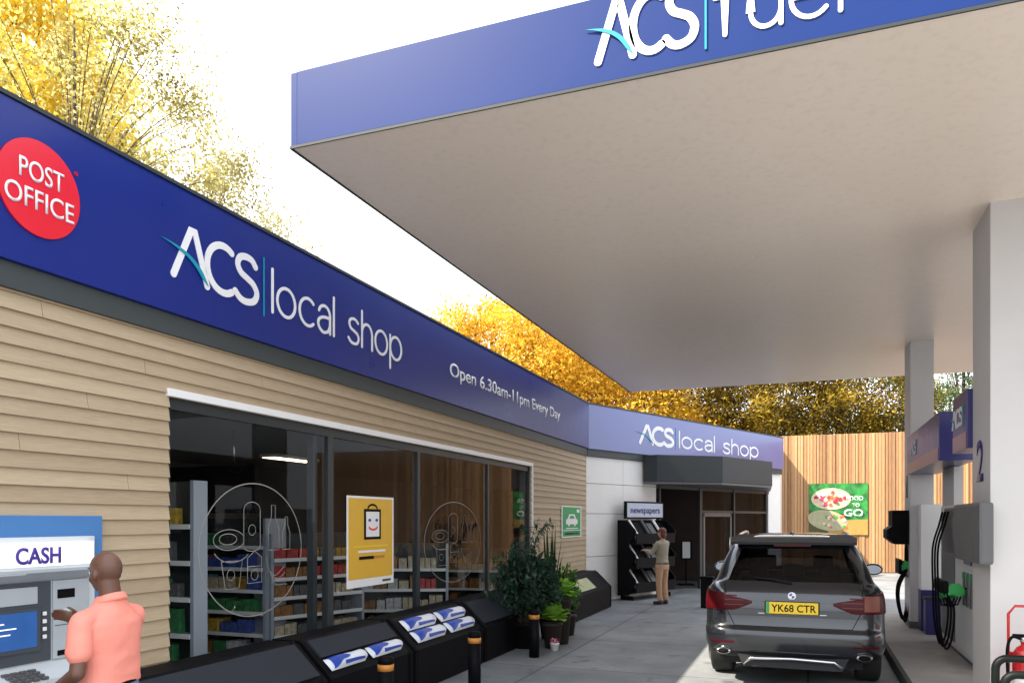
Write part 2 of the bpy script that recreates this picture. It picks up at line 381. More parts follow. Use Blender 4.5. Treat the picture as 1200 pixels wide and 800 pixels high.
def logo(org, right, up, h, wtot, parent, rest, wa, wgap, wrest, th1, th2):
    """A C S letters with a teal swoosh, a thin divider, then light letters"""
    r = Vector(right).normalized(); u = Vector(up).normalized(); n = r.cross(u); org = Vector(org)
    strokes('ACS', org, r, u, h, wa, th1, M['white'], parent, 'lettering', .10)
    k = wa/2.12
    p = [(-.30,.62),(-.05,.60),(.2,.55),(.45,.44),(.66,.26),(.82,.0)]
    q = [(.66,.12),(.5,.30),(.3,.44),(.1,.52),(-.1,.58)]
    pts = spline(p, 4)+spline(q, 4)
    MB().prism([org+n*.0075+r*a*k+u*b*h for a, b in pts], n*.006).build('swoosh', M['teal'], parent, world=True)
    MB().obox(org+n*.001+r*(wa+wgap*.45)+u*(-.18*h), r*h*.035, u*h*1.36, n*.006).build('divider', M['teal'], parent, world=True)
    if rest: strokes(rest, org+r*(wa+wgap), r, u, h, wrest, th2, M['white'], parent, 'lettering')
# ------------------------------------------------------------------ world, sun, camera
SUN = Vector((.71, .62, -1)).normalized()
el = math.asin(-SUN.z); az = math.atan2(-SUN.x, -SUN.y)
w = bpy.data.worlds.new('World'); SC.world = w; w.use_nodes = True; nt = w.node_tree; nt.nodes.clear()
wo = nt.nodes.new('ShaderNodeOutputWorld'); bg = nt.nodes.new('ShaderNodeBackground'); sky = nt.nodes.new('ShaderNodeTexSky')
sky.sky_type = 'NISHITA'; sky.sun_disc = False; sky.sun_elevation = el; sky.sun_rotation = az; sky.dust_density = 4; sky.air_density = 1.0
tc = nt.nodes.new('ShaderNodeTexCoord'); nz = nt.nodes.new('ShaderNodeTexNoise'); nz.inputs['Scale'].default_value = 1.6; nz.inputs['Detail'].default_value = 6
nt.links.new(tc.outputs['Generated'], nz.inputs[0])
mr = nt.nodes.new('ShaderNodeMapRange'); mr.inputs[1].default_value = .25; mr.inputs[2].default_value = .6; mr.inputs[3].default_value = .55; mr.inputs[4].default_value = .95
nt.links.new(nz.outputs[0], mr.inputs[0])
mx = nt.nodes.new('ShaderNodeMix'); mx.data_type = 'RGBA'; mx.inputs[7].default_value = (8.6, 9.0, 9.6, 1)
nt.links.new(mr.outputs[0], mx.inputs[0]); nt.links.new(sky.outputs[0], mx.inputs[6]); nt.links.new(mx.outputs[2], bg.inputs[0])
bg.inputs[1].default_value = .125; nt.links.new(bg.outputs[0], wo.inputs[0])
sl = bpy.data.lights.new('sun', 'SUN'); sl.energy = 5.0; sl.angle = R(.5); sl.color = (1,.90,.74)
so = bpy.data.objects.new('sun', sl); COL.objects.link(so); so.rotation_euler = SUN.to_track_quat('-Z', 'Y').to_euler()
cam = bpy.data.cameras.new('camera'); co = bpy.data.objects.new('camera', cam); COL.objects.link(co); SC.camera = co
co.location = (0,0,H); co.rotation_euler = (R(90), 0, TH); cam.sensor_width = 36; cam.lens = FPX/1200*36
cam.shift_y = (609-400)/1200; cam.clip_end = 900; cam.clip_start = .05
SC.view_settings.view_transform = 'Standard'; SC.view_settings.look = 'None'; SC.view_settings.exposure = 1.25; SC.view_settings.gamma = 1
SC.cycles.max_bounces = 8; SC.cycles.transparent_max_bounces = 16; SC.cycles.diffuse_bounces = 5
# ------------------------------------------------------------------ ground
m, nt, out = new_mat('forecourt_paving'); L = nt.links.new
p = nt.nodes.new('ShaderNodeBsdfPrincipled'); L(p.outputs[0], out.inputs[0])
tc = nt.nodes.new('ShaderNodeTexCoord')
br = nt.nodes.new('ShaderNodeTexBrick'); br.inputs['Scale'].default_value = 1; br.inputs['Brick Width'].default_value = 3.2; br.inputs['Row Height'].default_value = 2.4
br.inputs['Mortar Size'].default_value = .014; br.inputs['Mortar Smooth'].default_value = .3; br.offset = 0
br.inputs['Color1'].default_value = (.21,.228,.245,1); br.inputs['Color2'].default_value = (.265,.28,.295,1); br.inputs['Mortar'].default_value = (.09,.095,.1,1)
L(tc.outputs['Object'], br.inputs[0])
nz = nt.nodes.new('ShaderNodeTexNoise'); nz.inputs['Scale'].default_value = .9; nz.inputs['Detail'].default_value = 9; nz.inputs['Roughness'].default_value = .65; L(tc.outputs['Object'], nz.inputs[0])
n2 = nt.nodes.new('ShaderNodeTexNoise'); n2.inputs['Scale'].default_value = 45; n2.inputs['Detail'].default_value = 4; L(tc.outputs['Object'], n2.inputs[0])
mr = nt.nodes.new('ShaderNodeMapRange'); mr.inputs[1].default_value = .3; mr.inputs[2].default_value = .7; mr.inputs[3].default_value = .55; mr.inputs[4].default_value = 1.2; L(nz.outputs[0], mr.inputs[0])
mr2 = nt.nodes.new('ShaderNodeMapRange'); mr2.inputs[1].default_value = .3; mr2.inputs[2].default_value = .7; mr2.inputs[3].default_value = .85; mr2.inputs[4].default_value = 1.12; L(n2.outputs[0], mr2.inputs[0])
mu = nt.nodes.new('ShaderNodeMath'); mu.operation = 'MULTIPLY'; L(mr.outputs[0], mu.inputs[0]); L(mr2.outputs[0], mu.inputs[1])
n5 = nt.nodes.new('ShaderNodeTexNoise'); n5.inputs['Scale'].default_value = 2.6; n5.inputs['Detail'].default_value = 3; n5.inputs['Roughness'].default_value = .45; L(tc.outputs['Object'], n5.inputs[0])
m5 = nt.nodes.new('ShaderNodeMapRange'); m5.inputs[1].default_value = .62; m5.inputs[2].default_value = .70; m5.inputs[3].default_value = 1; m5.inputs[4].default_value = .62; L(n5.outputs[0], m5.inputs[0])
mu2 = nt.nodes.new('ShaderNodeMath'); mu2.operation = 'MULTIPLY'; L(mu.outputs[0], mu2.inputs[0]); L(m5.outputs[0], mu2.inputs[1]); mu = mu2
vm = nt.nodes.new('ShaderNodeVectorMath'); vm.operation = 'SCALE'; L(br.outputs[0], vm.inputs[0]); L(mu.outputs[0], vm.inputs['Scale']); L(vm.outputs[0], p.inputs['Base Color'])
mr3 = nt.nodes.new('ShaderNodeMapRange'); mr3.inputs[3].default_value = .45; mr3.inputs[4].default_value = .8; L(nz.outputs[0], mr3.inputs[0]); L(mr3.outputs[0], p.inputs['Roughness'])
bp = nt.nodes.new('ShaderNodeBump'); bp.inputs['Strength'].default_value = .2; bp.inputs['Distance'].default_value = .01; L(n2.outputs[0], bp.inputs['Height']); L(bp.outputs[0], p.inputs['Normal'])
M['paving'] = m
M['asphalt'] = pmat('asphalt', (.055,.055,.057,1), .85, var=.2, vscale=2, bump=.3, bscale=60)
M['island'] = pmat('island_concrete', (.33,.31,.29,1), .75, var=.2, vscale=3, bump=.25, bscale=50, dirt=(.20,.17,.15,1), dscale=2.2, damt=.7)
M['kerb'] = pmat('kerb_dark', (.05,.055,.05,1), .8, var=.25, vscale=4)
g = MB().add([(-300,-300,-.004),(300,-300,-.004),(300,500,-.004),(-300,500,-.004)], [(0,1,2,3)]).build('ground', M['asphalt']); tag(g, kind='structure')
g = MB().add([(-13,-30,0),(26,-30,0),(26,32,0),(-13,32,0)], [(0,1,2,3)]).build('forecourt', M['paving']); tag(g, kind='structure')
mb = MB().box(1.0, 3.4, 0, 3.3, 16.4, .146, .02); g = mb.build('pump_island', M['kerb']); tag(g, kind='structure')
g = MB().add([(1.05,3.45,.150),(3.25,3.45,.150),(3.25,16.35,.150),(1.05,16.35,.150)], [(0,1,2,3)]).build('island_paving', M['island']); tag(g, kind='structure')
# ------------------------------------------------------------------ SHOP
XW = -4.78; XF = -4.70
A0 = Vector((XF, 17.3, 0)); AE = Vector((-.75, 26.8, 0)); ad = (AE-A0).normalized(); an = Vector((ad.y, -ad.x, 0)); AL = (AE-A0).length
def ann(u, v, off=0):               # pixel -> point on the annex wall plane pushed out by off
    a = (u-U0)/FPX; d = Vector((-SN+a*CS, CS+a*SN, (V0-v)/FPX)); o = Vector((0,0,H))
    t = ((A0+an*off-o).dot(an))/d.dot(an); return o+d*t
def sA(u): return (ann(u, 609)-A0).dot(ad)
shop = thing('shop_building', (-4.7,10,0), 'low convenience shop with timber cladding, navy fascia and a bent entrance wing', 'shop')
ZT, ZB, ZS = 4.56, 3.54, 3.375        # fascia top, bottom, soffit band bottom
Y0 = -3.0; Y1 = 17.3
wy0 = on_x(197,600,XW).y; wy1 = on_x(622,600,XW).y; wzt = 2.885; wzb = .60
# cladding as real overlapping boards around the window opening
mb = MB(); z = 0.0; P = .112
while z < ZS-.01:
    zt = min(z+P, ZS)
    def board(a, b, z0, z1):
        st_ = 3.6; ph = (int(round(z/P))*1.37) % st_; y = math.floor((a-ph)/st_)*st_+ph+st_
        while y < b-.3:
            if y > a+.3: seg_board(a, y-.002, z0, z1); a = y+.002
            y += st_
        seg_board(a, b, z0, z1)
    def seg_board(a, b, z0, z1):
        f = (z1-z0)/P
        mb.add([(XW+.022,a,z0),(XW+.022,b,z0),(XW+.002+.020*(1-f),b,z1),(XW+.002+.020*(1-f),a,z1),(XW-.02,a,z0),(XW-.02,b,z0),(XW-.02,b,z1),(XW-.02,a,z1)],
               [(0,1,2,3),(0,4,5,1),(3,2,6,7),(0,3,7,4),(1,5,6,2)])
    if zt <= wzb or z >= wzt: board(Y0, Y1, z, zt)
    else:
        board(Y0, wy0, z, zt); board(wy1, Y1, z, zt)
        if z < wzb: board(wy0, wy1, z, wzb)
        if zt > wzt: board(wy0, wy1, wzt, zt)
    z += P
cl = mb.build('cladding', M['siding'], shop, world=True)
mb = MB(); T = .2
xi = XW-.021
mb.box(xi-T, Y0, 0, xi, wy0, 4.2); mb.box(xi-T, wy1, 0, xi, Y1, 4.2); mb.box(xi-T, wy0, 0, xi, wy1, wzb); mb.box(xi-T, wy0, wzt, xi, wy1, 4.2)
mb.box(-11.4, Y0, 0, -11.2, 27, 4.2); mb.box(-11.2, Y0-.2, 0, xi, Y0, 4.2); mb.box(-11.2, 26.9, 0, -1.1, 27.1, 4.2)
mb.build('wall', M['inwall'], shop, world=True)
MB().prism([(-11.4,Y0-.2,4.2),(XF-.1,Y0-.2,4.2),(XF-.1,Y1,4.2),(AE.x-.15,AE.y-.05,4.2),(-.9,27.1,4.2),(-11.4,27.1,4.2)], (0,0,.15)).build('roof', M['dgrey'], shop, world=True)
MB().prism([(-11.2,Y0,3.0),(xi-T,Y0,3.0),(xi-T,Y1,3.0),(AE.x-.5,AE.y-.1,3.0),(-11.2,26.9,3.0)], (0,0,.04)).build('ceiling', pmat('shop_ceiling', (.20,.23,.24,1), .8, var=.05), shop, world=True)
M['floor_in'] = pmat('shop_floor', (.16,.16,.165,1), .3, var=.1)
MB().prism([(-11.2,Y0,.004),(xi-T,Y0,.004),(xi-T,Y1,.004),(AE.x-.35,AE.y-.1,.004),(-11.2,26.9,.004)], (0,0,.012)).build('floor', M['floor_in'], shop, world=True)
MB().box(-1.1, 27.12, 0, -.92, 30.9, 4.56).build('shadow_wall', M['offwhite'], shop, world=True)  # unseen wall added to cast the diagonal shadow on the timber screen
# fascia: long board, wing board, dark band below both
mb = MB(); mb.box(XF-.12, Y0-.2, ZB, XF, Y1-.003, ZT, .006); fa = mb.build('fascia', M['navy'], shop, world=True)
MB().box(XF-.14, Y0-.2, ZT+.001, XF+.015, Y1, ZT+.03).build('coping', M['charcoal'], fa, world=True)
mb = MB().obox(A0+Vector((0,0,ZB))-an*.12, ad*AL, an*.12, (0,0,ZT-ZB)); fb = mb.build('fascia', M['sky_sheen_blue'], shop, world=True); fb['label'] = 'fascia of the entrance wing, sky reflection painted in as a paler blue'
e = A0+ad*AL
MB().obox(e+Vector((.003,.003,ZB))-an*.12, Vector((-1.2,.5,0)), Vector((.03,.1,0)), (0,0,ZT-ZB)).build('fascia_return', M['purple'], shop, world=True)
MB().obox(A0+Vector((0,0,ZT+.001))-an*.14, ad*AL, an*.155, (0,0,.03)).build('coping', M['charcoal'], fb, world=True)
mb = MB().box(XF-.075, Y0-.2, ZS, XF-.035, Y1-.02, ZB-.002); mb.obox(A0+Vector((0,0,ZS))-an*.075, ad*(AL-.02), an*.04, (0,0,ZB-ZS-.002)); mb.build('trim_band', M['dgrey'], shop, world=True)
MB().box(XW-.02, Y0-.2, ZS-.002, XF-.036, Y1-.02, ZS+.02).build('soffit', M['charcoal'], shop, world=True)
# wing wall (white panels) : from s=0 to entrance, pillar at the end
sE0 = sA(772); sE1 = sA(904)
AB = A0-an*.08
mb = MB()
npan = 2; zz = [0, 1.05, 2.05, 2.75, ZS-.003]
for i in range(npan):
    a = sE0*i/npan; b = sE0*(i+1)/npan
    for k in range(4): mb.obox(AB+ad*(a+.006)+Vector((0,0,zz[k]+.006))-an*.1, ad*(b-a-.012), an*.1, (0,0,zz[k+1]-zz[k]-.012))
mb.obox(AB+ad*sE1-an*.12, ad*(AL-sE1-.02), an*.1, (0,0,ZS-.003))
mb.obox(AB+ad*sE0+Vector((0,0,2.86))-an*.13, ad*(sE1-sE0), an*.1, (0,0,ZS-2.86-.003))
mb.build('wing_panels', M['offwhite'], shop, world=True)
mb = MB().obox(AB-an*.2, ad*sE0, an*.09, (0,0,4.1)); mb.obox(AB+ad*sE1-an*.26, ad*(AL-sE1-.1), an*.12, (0,0,4.1)); mb.obox(AB+ad*sE0-an*.26+Vector((0,0,2.87)), ad*(sE1-sE0), an*.12, (0,0,1.2)); mb.build('wing_wall', M['dgrey'], shop, world=True)
# porch box over the entrance
P1 = at_d(770,609,19.3); P2 = at_d(847,609,19.8); P3 = at_d(905,609,21.7)
def gz(p, z): return Vector((p.x, p.y, z))
W1 = A0+ad*((P1-A0).dot(ad)-.05)-an*.03; W4 = A0+ad*(AL-.9)-an*.03
mb = MB().prism([gz(W1,2.86), gz(P1,2.86), gz(P2,2.86), gz(P3,2.86), gz(W4,2.86)], (0,0,.66)); po = mb.build('porch_canopy', M['charcoal'], shop, world=True)
mb = MB().prism([gz(W1,2.80), gz(P1,2.80)-an*.02, gz(P2,2.80)-an*.02, gz(P3,2.80)-an*.02, gz(W4,2.80)], (0,0,.055)); mb.build('porch_trim', M['mgrey'], po, world=True)
# entrance frame: posts, transom, door leaves
fr = MB()
def sheet(o, a, h): o = Vector(o); return MB().add([o, o+a, o+a+Vector((0,0,h)), o+Vector((0,0,h))], [(0,1,2,3)])
def post(s, wdt=.08, z1=2.8, off=.02): fr.obox(AB+ad*(s-wdt/2)-an*.06, ad*wdt, an*(.06+off), (0,0,z1))
for u, wd in ((776,.07),(824,.14),(863,.08),(901,.09)): post(sA(u), wd)
fr.obox(AB+ad*sE0+Vector((0,0,2.72))-an*.05, ad*(sE1-sE0), an*.05, (0,0,.08))
fr.obox(AB+ad*sA(826)+Vector((0,0,2.1))-an*.045, ad*(sA(902)-sA(826)), an*.05, (0,0,.07))
fr.build('entrance_frame', M['frame'], shop, world=True)
d = MB(); s0, s1 = sA(828), sA(861)
for a, b, c, e_ in ((s0,s0+.09,.02,2.1),(s1-.09,s1,.02,2.1),(s0,s1,.02,.14),(s0,s1,2.0,2.1)): d.obox(AB+ad*a+Vector((0,0,c))-an*.055, ad*(b-a), an*.04, (0,0,e_-c))
dr = d.build('door', M['mgrey'], shop, world=True)
sheet(AB+ad*(s0+.09)+Vector((0,0,.14))-an*.035, ad*(s1-s0-.18), 1.86).build('glass', M['doorglass'], dr, world=True)
MB().tube([AB+ad*(s1-.2)+an*.02+Vector((0,0,.9)), AB+ad*(s1-.2)+an*.02+Vector((0,0,1.4))], .016).build('handle', M['chrome'], dr, world=True)
sheet(AB+ad*(s1+.05)+Vector((0,0,.02))-an*.03, ad*(sE1-s1-.08), 2.07).build('entrance_glass', M['doorglass'], shop, world=True); sheet(AB+ad*s0+Vector((0,0,2.18))-an*.03, ad*(sE1-s0), .53).build('transom_glass', M['doorglass'], shop, world=True)
# something to see in the lobby: dark wall, counter, timber
MB().box(-7.2, 24.6, .02, -2.4, 24.7, 3.0).build('lobby_wall', pmat('lobby_wall', (.05,.028,.024,1), .6, var=.3, vscale=3), shop, world=True)
# ---- the shop window
win = MB(); xg = XW-.05
for a, b, c, e_ in ((wy0,wy0+.05,wzb,wzt),(wy1-.06,wy1,wzb,wzt),(wy0,wy1,wzt-.09,wzt),(wy0,wy1,wzb,wzb+.07)): win.box(xg-.05,a,c,xg+.02,b,e_)
for u, wd in ((385.5,.10),(489,.07),(571,.07)):
    y = on_x(u,600,xg).y; win.box(xg-.055, y-wd/2, wzb+.07, xg+.024, y+wd/2, wzt-.09)
y = on_x(376,600,xg).y; win.box(xg-.14, y-.05, wzb+.07, xg-.06, y+.02, wzt-.09)
wf = win.build('window', M['frame'], shop, world=True)
MB().add([(xg,wy0+.04,wzb+.06),(xg,wy1-.05,wzb+.06),(xg,wy1-.05,wzt-.08),(xg,wy0+.04,wzt-.08)], [(0,1,2,3)]).build('glass', M['glass'], wf, world=True)
mb = MB(); mb.box(XW-.03, wy0-.03, wzt+.001, XW+.035, wy1+.05, wzt+.065, .004); mb.box(XW-.03, wy1+.001, wzb, XW+.035, wy1+.05, wzt, .004); mb.build('window_surround', M['white'], wf, world=True)
# lettering on the fascias
z0 = on_x(205,326,XF).z; hh = on_x(226,262,XF).z-on_x(226,322,XF).z
ya, yb, yc, yd = on_x(203,0,XF).y, on_x(299,0,XF).y, on_x(319,0,XF).y, on_x(470,0,XF).y
zc = (ZT+ZB)/2; h1 = .40
logo((XF+.001, ya, zc-h1*.5), (0,1,0), (0,0,1), h1, 0, fa, 'local shop', yb-ya, yc-yb, yd-yc, .030, .0155)
o0, o1 = on_x(527,0,XF).y, on_x(656,0,XF).y
text('Open 6.30am-11pm Every Day', (XF+.002, o0, on_x(530,441,XF).z), (0,1,0), (0,0,1), .20, o1-o0, M['white'], fa, bold=.008)
logo(A0+ad*sA(750)+an*.001+Vector((0,0,zc-.22)), ad, (0,0,1), .42, 0, fb, 'local shop', sA(788)-sA(750), sA(796)-sA(788), sA(888)-sA(796), .05, .026)
# post sign (round, red)
y0, y1 = on_x(-6,0,XF).y, on_x(92,0,XF).y; zc2 = on_x(45,222,XF).z; ry = (y1-y0)/2; rz = .31; cy = (y0+y1)/2
ps = thing('post_counter_sign', (XF,cy,zc2-rz), 'round red POST OFFICE sign on the navy fascia above the cash machine', 'sign')
MB().prism([(XF+.002, cy+ry*math.cos(2*PI*k/64), zc2+rz*math.sin(2*PI*k/64)) for k in range(64)], (.012,0,0)).build('disc', M['post_red'], ps, world=True)
text('POST', (XF+.016, cy+.01, zc2+.035), (0,1,0), (0,0,1), .135, ry*1.08, M['white'], ps, align='CENTER', bold=.003)
text('OFFICE', (XF+.016, cy, zc2-.145), (0,1,0), (0,0,1), .135, ry*1.66, M['white'], ps, align='CENTER', bold=.003)
text('®', (XF+.004, y1-.04, zc2+.2), (0,1,0), (0,0,1), .03, None, M['post_red'], ps)
# ------------------------------------------------------------------ interior of the shop
GOODS = [(.45,.05,.05,1),(.05,.22,.08,1),(.55,.35,.05,1),(.06,.10,.35,1),(.5,.42,.3,1),(.3,.14,.05,1),(.08,.3,.3,1),(.6,.6,.55,1),(.35,.2,.03,1),(.12,.12,.12,1)]
GN = ['red','green','amber','blue','cream','brown','teal','white','ochre','black']
GM = [pmat('packet_'+GN[i], GOODS[i], .45, var=.9, vscale=22) for i in range(10)]
TIERN = ['lowest','second','third','fourth','fifth','top']
def shelf_unit(loc, L_, rz, h, tiers, label, back=True, where='', gfill=True, dep=.42, mat='shelfmetal', gmix=None, step=.30):
    u = thing('shelf_unit', loc, label, 'shelves', None, rz); c, s = math.cos(rz), math.sin(rz)
    for x in (0, L_-.04): MB().box(x, 0, 0, x+.04, dep, h).build('side_panel', M[mat], u)
    if back: MB().box(.04, dep-.02, 0, L_-.04, dep, h).build('back_panel', M['dgrey'], u)
    for k in range(tiers):
        z = .12+k*(h-.2)/tiers
        sh_ = MB().box(.041, 0, z-.03, L_-.041, dep-.021, z).build('shelf', M[mat], u)
        MB().box(.041, -.008, z-.035, L_-.041, -.001, z+.012).build('price_rail', M['white'], sh_)
        if not gfill: continue
        x = .07; gi = random.choice(gmix or list(range(10)))
        while x < L_-.3:
            if random.random() < .75: gi = random.choice(gmix or list(range(10)))
            wd = random.uniform(step*.45, step*.95); hh_ = random.uniform(.13, (h-.2)/tiers-.09); wd = min(wd, L_-.06-x)
            mb = MB(); n = max(1, int(wd/.085)); 
            for q in range(n):
                mb.box(x+q*wd/n+.004, .03+random.uniform(0,.02), z+.001, x+(q+1)*wd/n-.004, dep*.7, z+hh_*random.uniform(.93,1), .006)
            nm = random.choice(('packet_row','carton_row'))
            o = mb.build(nm, GM[gi]); o.location = loc; o.rotation_euler = (0,0,rz)
            tag(o, '%s packets on the %s shelf of %s' % (GN[gi], TIERN[min(k,5)], where), 'groceries', 'groceries on the shop shelves')
            x += wd+.012
    return u
yl = wy0+.15
shelf_unit((-6.35, 5.72, .02), 1.0, R(0), 2.25, 6, 'pale grey shelving end just inside the left edge of the shop window', where='the shelving end by the left window edge', gmix=[0,9,2,1], step=.2, dep=.18)
shelf_unit((-9.4, 8.2, .02), 2.9, R(0), 1.9, 6, 'long wall shelving with packets seen behind the first decal', where='the long shelving behind the first decal')
shelf_unit((-6.45, 8.25, .02), 1.5, R(70), 1.7, 6, 'shelving turned towards the window beside the first mullion', where='the shelving beside the first mullion', gmix=[0,5,8,4,9])
shelf_unit((-7.4, 10.4, .02), 2.2, R(25), 1.5, 4, 'low shelving behind the yellow poster', where='the low shelving behind the yellow poster', gmix=[4,5,7,0])
shelf_unit((-8.2, 14.2, .02), 2.6, R(10), 1.3, 3, 'dim low shelving deep behind the second decal', where='the low shelving behind the second decal', gmix=[5,8,2])
for i, (x, y, z, l, lab) in enumerate(((-6.9, 6.0, 2.33, 1.1, 'black hanging screen behind the top left of the window'), (-6.9, 7.3, 1.98, 2.0, 'wide black hanging screen behind the middle of the first pane'))):
    t = thing('hanging_screen', (x,y,z), lab, 'screen', 'black screens hanging in the shop')
    MB().box(-l/2, -.05, 0, l/2, .03, .55, .01).build('panel', M['black'], t); 
    for q in (-l/3, l/3): MB().tube([(q,0,.55),(q,0,.97)], .012).build('hanger', M['chrome'], t)
M['tube'] = pmat('lamp_diffuser', (.9,.85,.75,1), .5, emis=(1,.66,.38,1), estr=3.5)
for i in range(2):  # second panel is added to light the shop interior
    for k in range(1):
        t = thing('ceiling_light', (-6.75-i*1.6, 5.6+i*5.6, 2.99), ['first','second','third','fourth','fifth'][i]+(' light panel from the left in the row by the window' if k == 0 else ' light panel from the left in the row at the back of the shop'), 'lamp', 'light panels in the shop ceiling')
        MB().box(-.16,-.62,-.05,.16,.62,0).build('housing', M['white'], t); MB().box(-.13,-.58,-.058,.13,.58,-.051).build('diffuser', M['tube'], t)
# ------------------------------------------------------------------ window decals and posters
def decal(uc, vc, ul, ur, vt, vb, label):
    x = xg+.006; c = on_x(uc,vc,x); yl_, yr = on_x(ul,vc,x).y, on_x(ur,vc,x).y; ry = (yr-yl_)/2; zt = on_x(uc,vt,x).z; zb = on_x(uc,vb,x).z; rz = (zt-zb)/2; cy, cz = (yl_+yr)/2, (zt+zb)/2
    mb = MB(); n = Vector((1,0,0))
    def ln(pts, th=.0042, closed=False):
        q = [Vector((x, cy+a*ry, cz+b*rz)) for a, b in pts]; mb.tube(q+([q[0]] if closed else []), th, 6, flat=n)
    ln(arc(0,0,1,1,0,360,64), .006)
    ln(arc(-.05,.6,.16,.12,0,180,10)+[(-.21,.05)]+arc(-.05,.05,.16,.07,180,360,8)+[(.11,.6)])      # tall carton
    ln([(.28,-.02),(.28,.35),(.34,.5),(.34,.68),(.42,.68),(.42,.5),(.50,.35),(.50,-.02)], closed=True)
    ln([(.58,-.02),(.58,.25),(.63,.38),(.63,.5),(.69,.5),(.69,.38),(.74,.25),(.74,-.02)], closed=True)
    ln(arc(-.48,.16,.28,.15,20,340,20)); ln(arc(-.50,.17,.16,.08,0,360,16)); ln(arc(-.42,.05,.34,.22,200,330,12))
    ln([(-.62,-.15),(-.55,-.55),(-.30,-.55),(-.24,-.15)], closed=True); ln([(-.14,-.12),(-.14,-.5),(.14,-.5),(.14,-.12),(0,-.02)], closed=True); ln([(-.14,-.25),(.14,-.25)])
    for k in range(4): ln(spline([(.24,-.12-.02*k),(.28+.04*k,-.3-.08*k),(.42+.06*k,-.42-.05*k),(.62+.02*k,-.28-.1*k)],5), .0035)
    for a, b in ((-.45,-.35),(-.05,.3),(.0,-.38)): ln(arc(a,b,.07,.08,0,360,12), .0035)
    o = mb.build('window_decal', M['line']); tag(o, label, 'decal', 'oval line drawings on the window glass'); return o
decal(293,643,233,353,566,722,'large oval line drawing of groceries on the left window pane')
decal(529,632,497,563,588,682,'smaller oval line drawing of groceries on the pane right of the yellow poster')
# yellow poster
x = xg+.012; a, b = on_x(406,580,x), on_x(461,585,x); zt = on_x(406,580,x).z; zb = on_x(406,690,x).z; W_ = b.y-a.y; Hh = zt-zb
pp = thing('window_poster', (x,a.y,zb), 'yellow poster of a smiling shopping bag stuck on the window glass', 'poster')
def prect(a0, b0, a1, b1, m, name, off, parent=pp): return MB().box(x+off, a.y+W_*a0, zb+Hh*b0, x+off+.002, a.y+W_*a1, zb+Hh*b1).build(name, m, parent, world=True)
prect(0,0,1,1,M['white'],'paper',0); prect(.035,.09,.965,.975,M['yellow'],'yellow_field',.003)
prect(.34,.52,.70,.86,M['black'],'bag_outline',.006); prect(.38,.55,.66,.83,M['white'],'bag_face',.009)
MB().tube([Vector((x+.008, a.y+W_*.52+W_*.10*math.cos(t), zb+Hh*.86+Hh*.05*math.sin(t))) for t in [PI*k/10 for k in range(11)]], .012, 8, flat=Vector((1,0,0))).build('bag_handle', M['black'], pp, world=True)
for q in (.45,.60): MB().prism([(x+.012, a.y+W_*(q+.03*math.cos(2*PI*k/12)), zb+Hh*(.735+.018*math.sin(2*PI*k/12))) for k in range(12)], (.002,0,0)).build('eye', M['bag_blue'], pp, world=True)
MB().tube([Vector((x+.013, a.y+W_*(.525+.09*math.cos(t)), zb+Hh*(.665+.035*math.sin(t)))) for t in [PI+PI*k/10 for k in range(11)]], .012, 8, flat=Vector((1,0,0))).build('mouth', M['post_red'], pp, world=True)
prect(.12,.435,.86,.455,M['plate'],'print_line',.006); prect(.22,.375,.80,.40,M['white'],'print_line',.006); prect(.24,.30,.55,.335,M['black'],'print_line',.006); prect(.56,.305,.78,.335,M['orange'],'print_line',.006)
prect(.74,.03,.93,.055,M['dgrey'],'print_line',.004)
# ------------------------------------------------------------------ cash machine
M['glow_white'] = pmat('glowing_white', (.8,.8,.8,1), .4, var=.01, emis=(1,1,1,1), estr=.28)  # emission added so the white header sign reads brighter
x = XW+.03
ar = on_x(114,604,x); ztop = 1.93
yR = ar.y; yL = yR-1.45
atm = thing('cash_machine', (x,(yL+yR)/2,0), 'pale grey cash machine in a blue surround set in the timber wall', 'cash machine')
def AB_(y0, z0, y1, z1, d0, d1, m, name, parent=None, bev=.006): return MB().box(x+d0, y0, z0, x+d1, y1, z1, bev).build(name, M[m], parent or atm, world=True)
AB_(yL, .45, yR, ztop, -.02, .05, 'atm_blue', 'surround')
iR = yR-.085; iL = yL+.085
AB_(iL, .50, iR, 1.79, .05, .075, 'atm_pale', 'face_plate')
bx = AB_(iL+.05, 1.60, iR-.045, 1.755, .075, .12, 'glow_white', 'header_sign')
text('CASH', (x+.122, on_x(18,0,x+.12).y, 1.622), (0,1,0), (0,0,1), .105, on_x(71,0,x+.12).y-on_x(18,0,x+.12).y, pmat('indigo_letter', (.06,.03,.30,1), .4), bx, bold=.024)
MB().prism([(x+.076,iL+.03,1.60),(x+.17,iL+.03,1.585),(x+.17,iL+.03,1.565),(x+.076,iL+.03,1.50)], (0,iR-iL-.07,0)).build('hood', M['atm_grey'], atm, world=True)
MB().prism([(x+.12,iL+.1,1.5615),(x+.165,iL+.1,1.5625),(x+.165,iL+.1,1.558),(x+.12,iL+.1,1.54)], (0,.6,0)).build('lamp_strip', M['white'], atm, world=True)
yM = on_x(49,700,x).y
ds = AB_(yM-.62, .98, yM, 1.50, .076, .085, 'atm_dark', 'screen_bay')
M['screen'] = pmat('atm_screen', (.02,.09,.30,1), .2, var=.5, vscale=4, emis=(.02,.13,.42,1), estr=.12)
yS = on_x(32,700,x).y
AB_(yS-.47, 1.055, yS+.02, 1.335, .085, .098, 'atm_dark', 'screen_bezel', ds)
AB_(yS-.43, 1.085, yS-.01, 1.315, .098, .101, 'screen', 'screen', ds, 0)
for k, (a_, b_) in enumerate(((.08,.20),(.05,.28),(.10,.24))): AB_(yS-.43+a_, 1.25-k*.035, yS-.43+b_, 1.258-k*.035, .101, .1015, 'glow_white', 'screen_line', ds, 0)
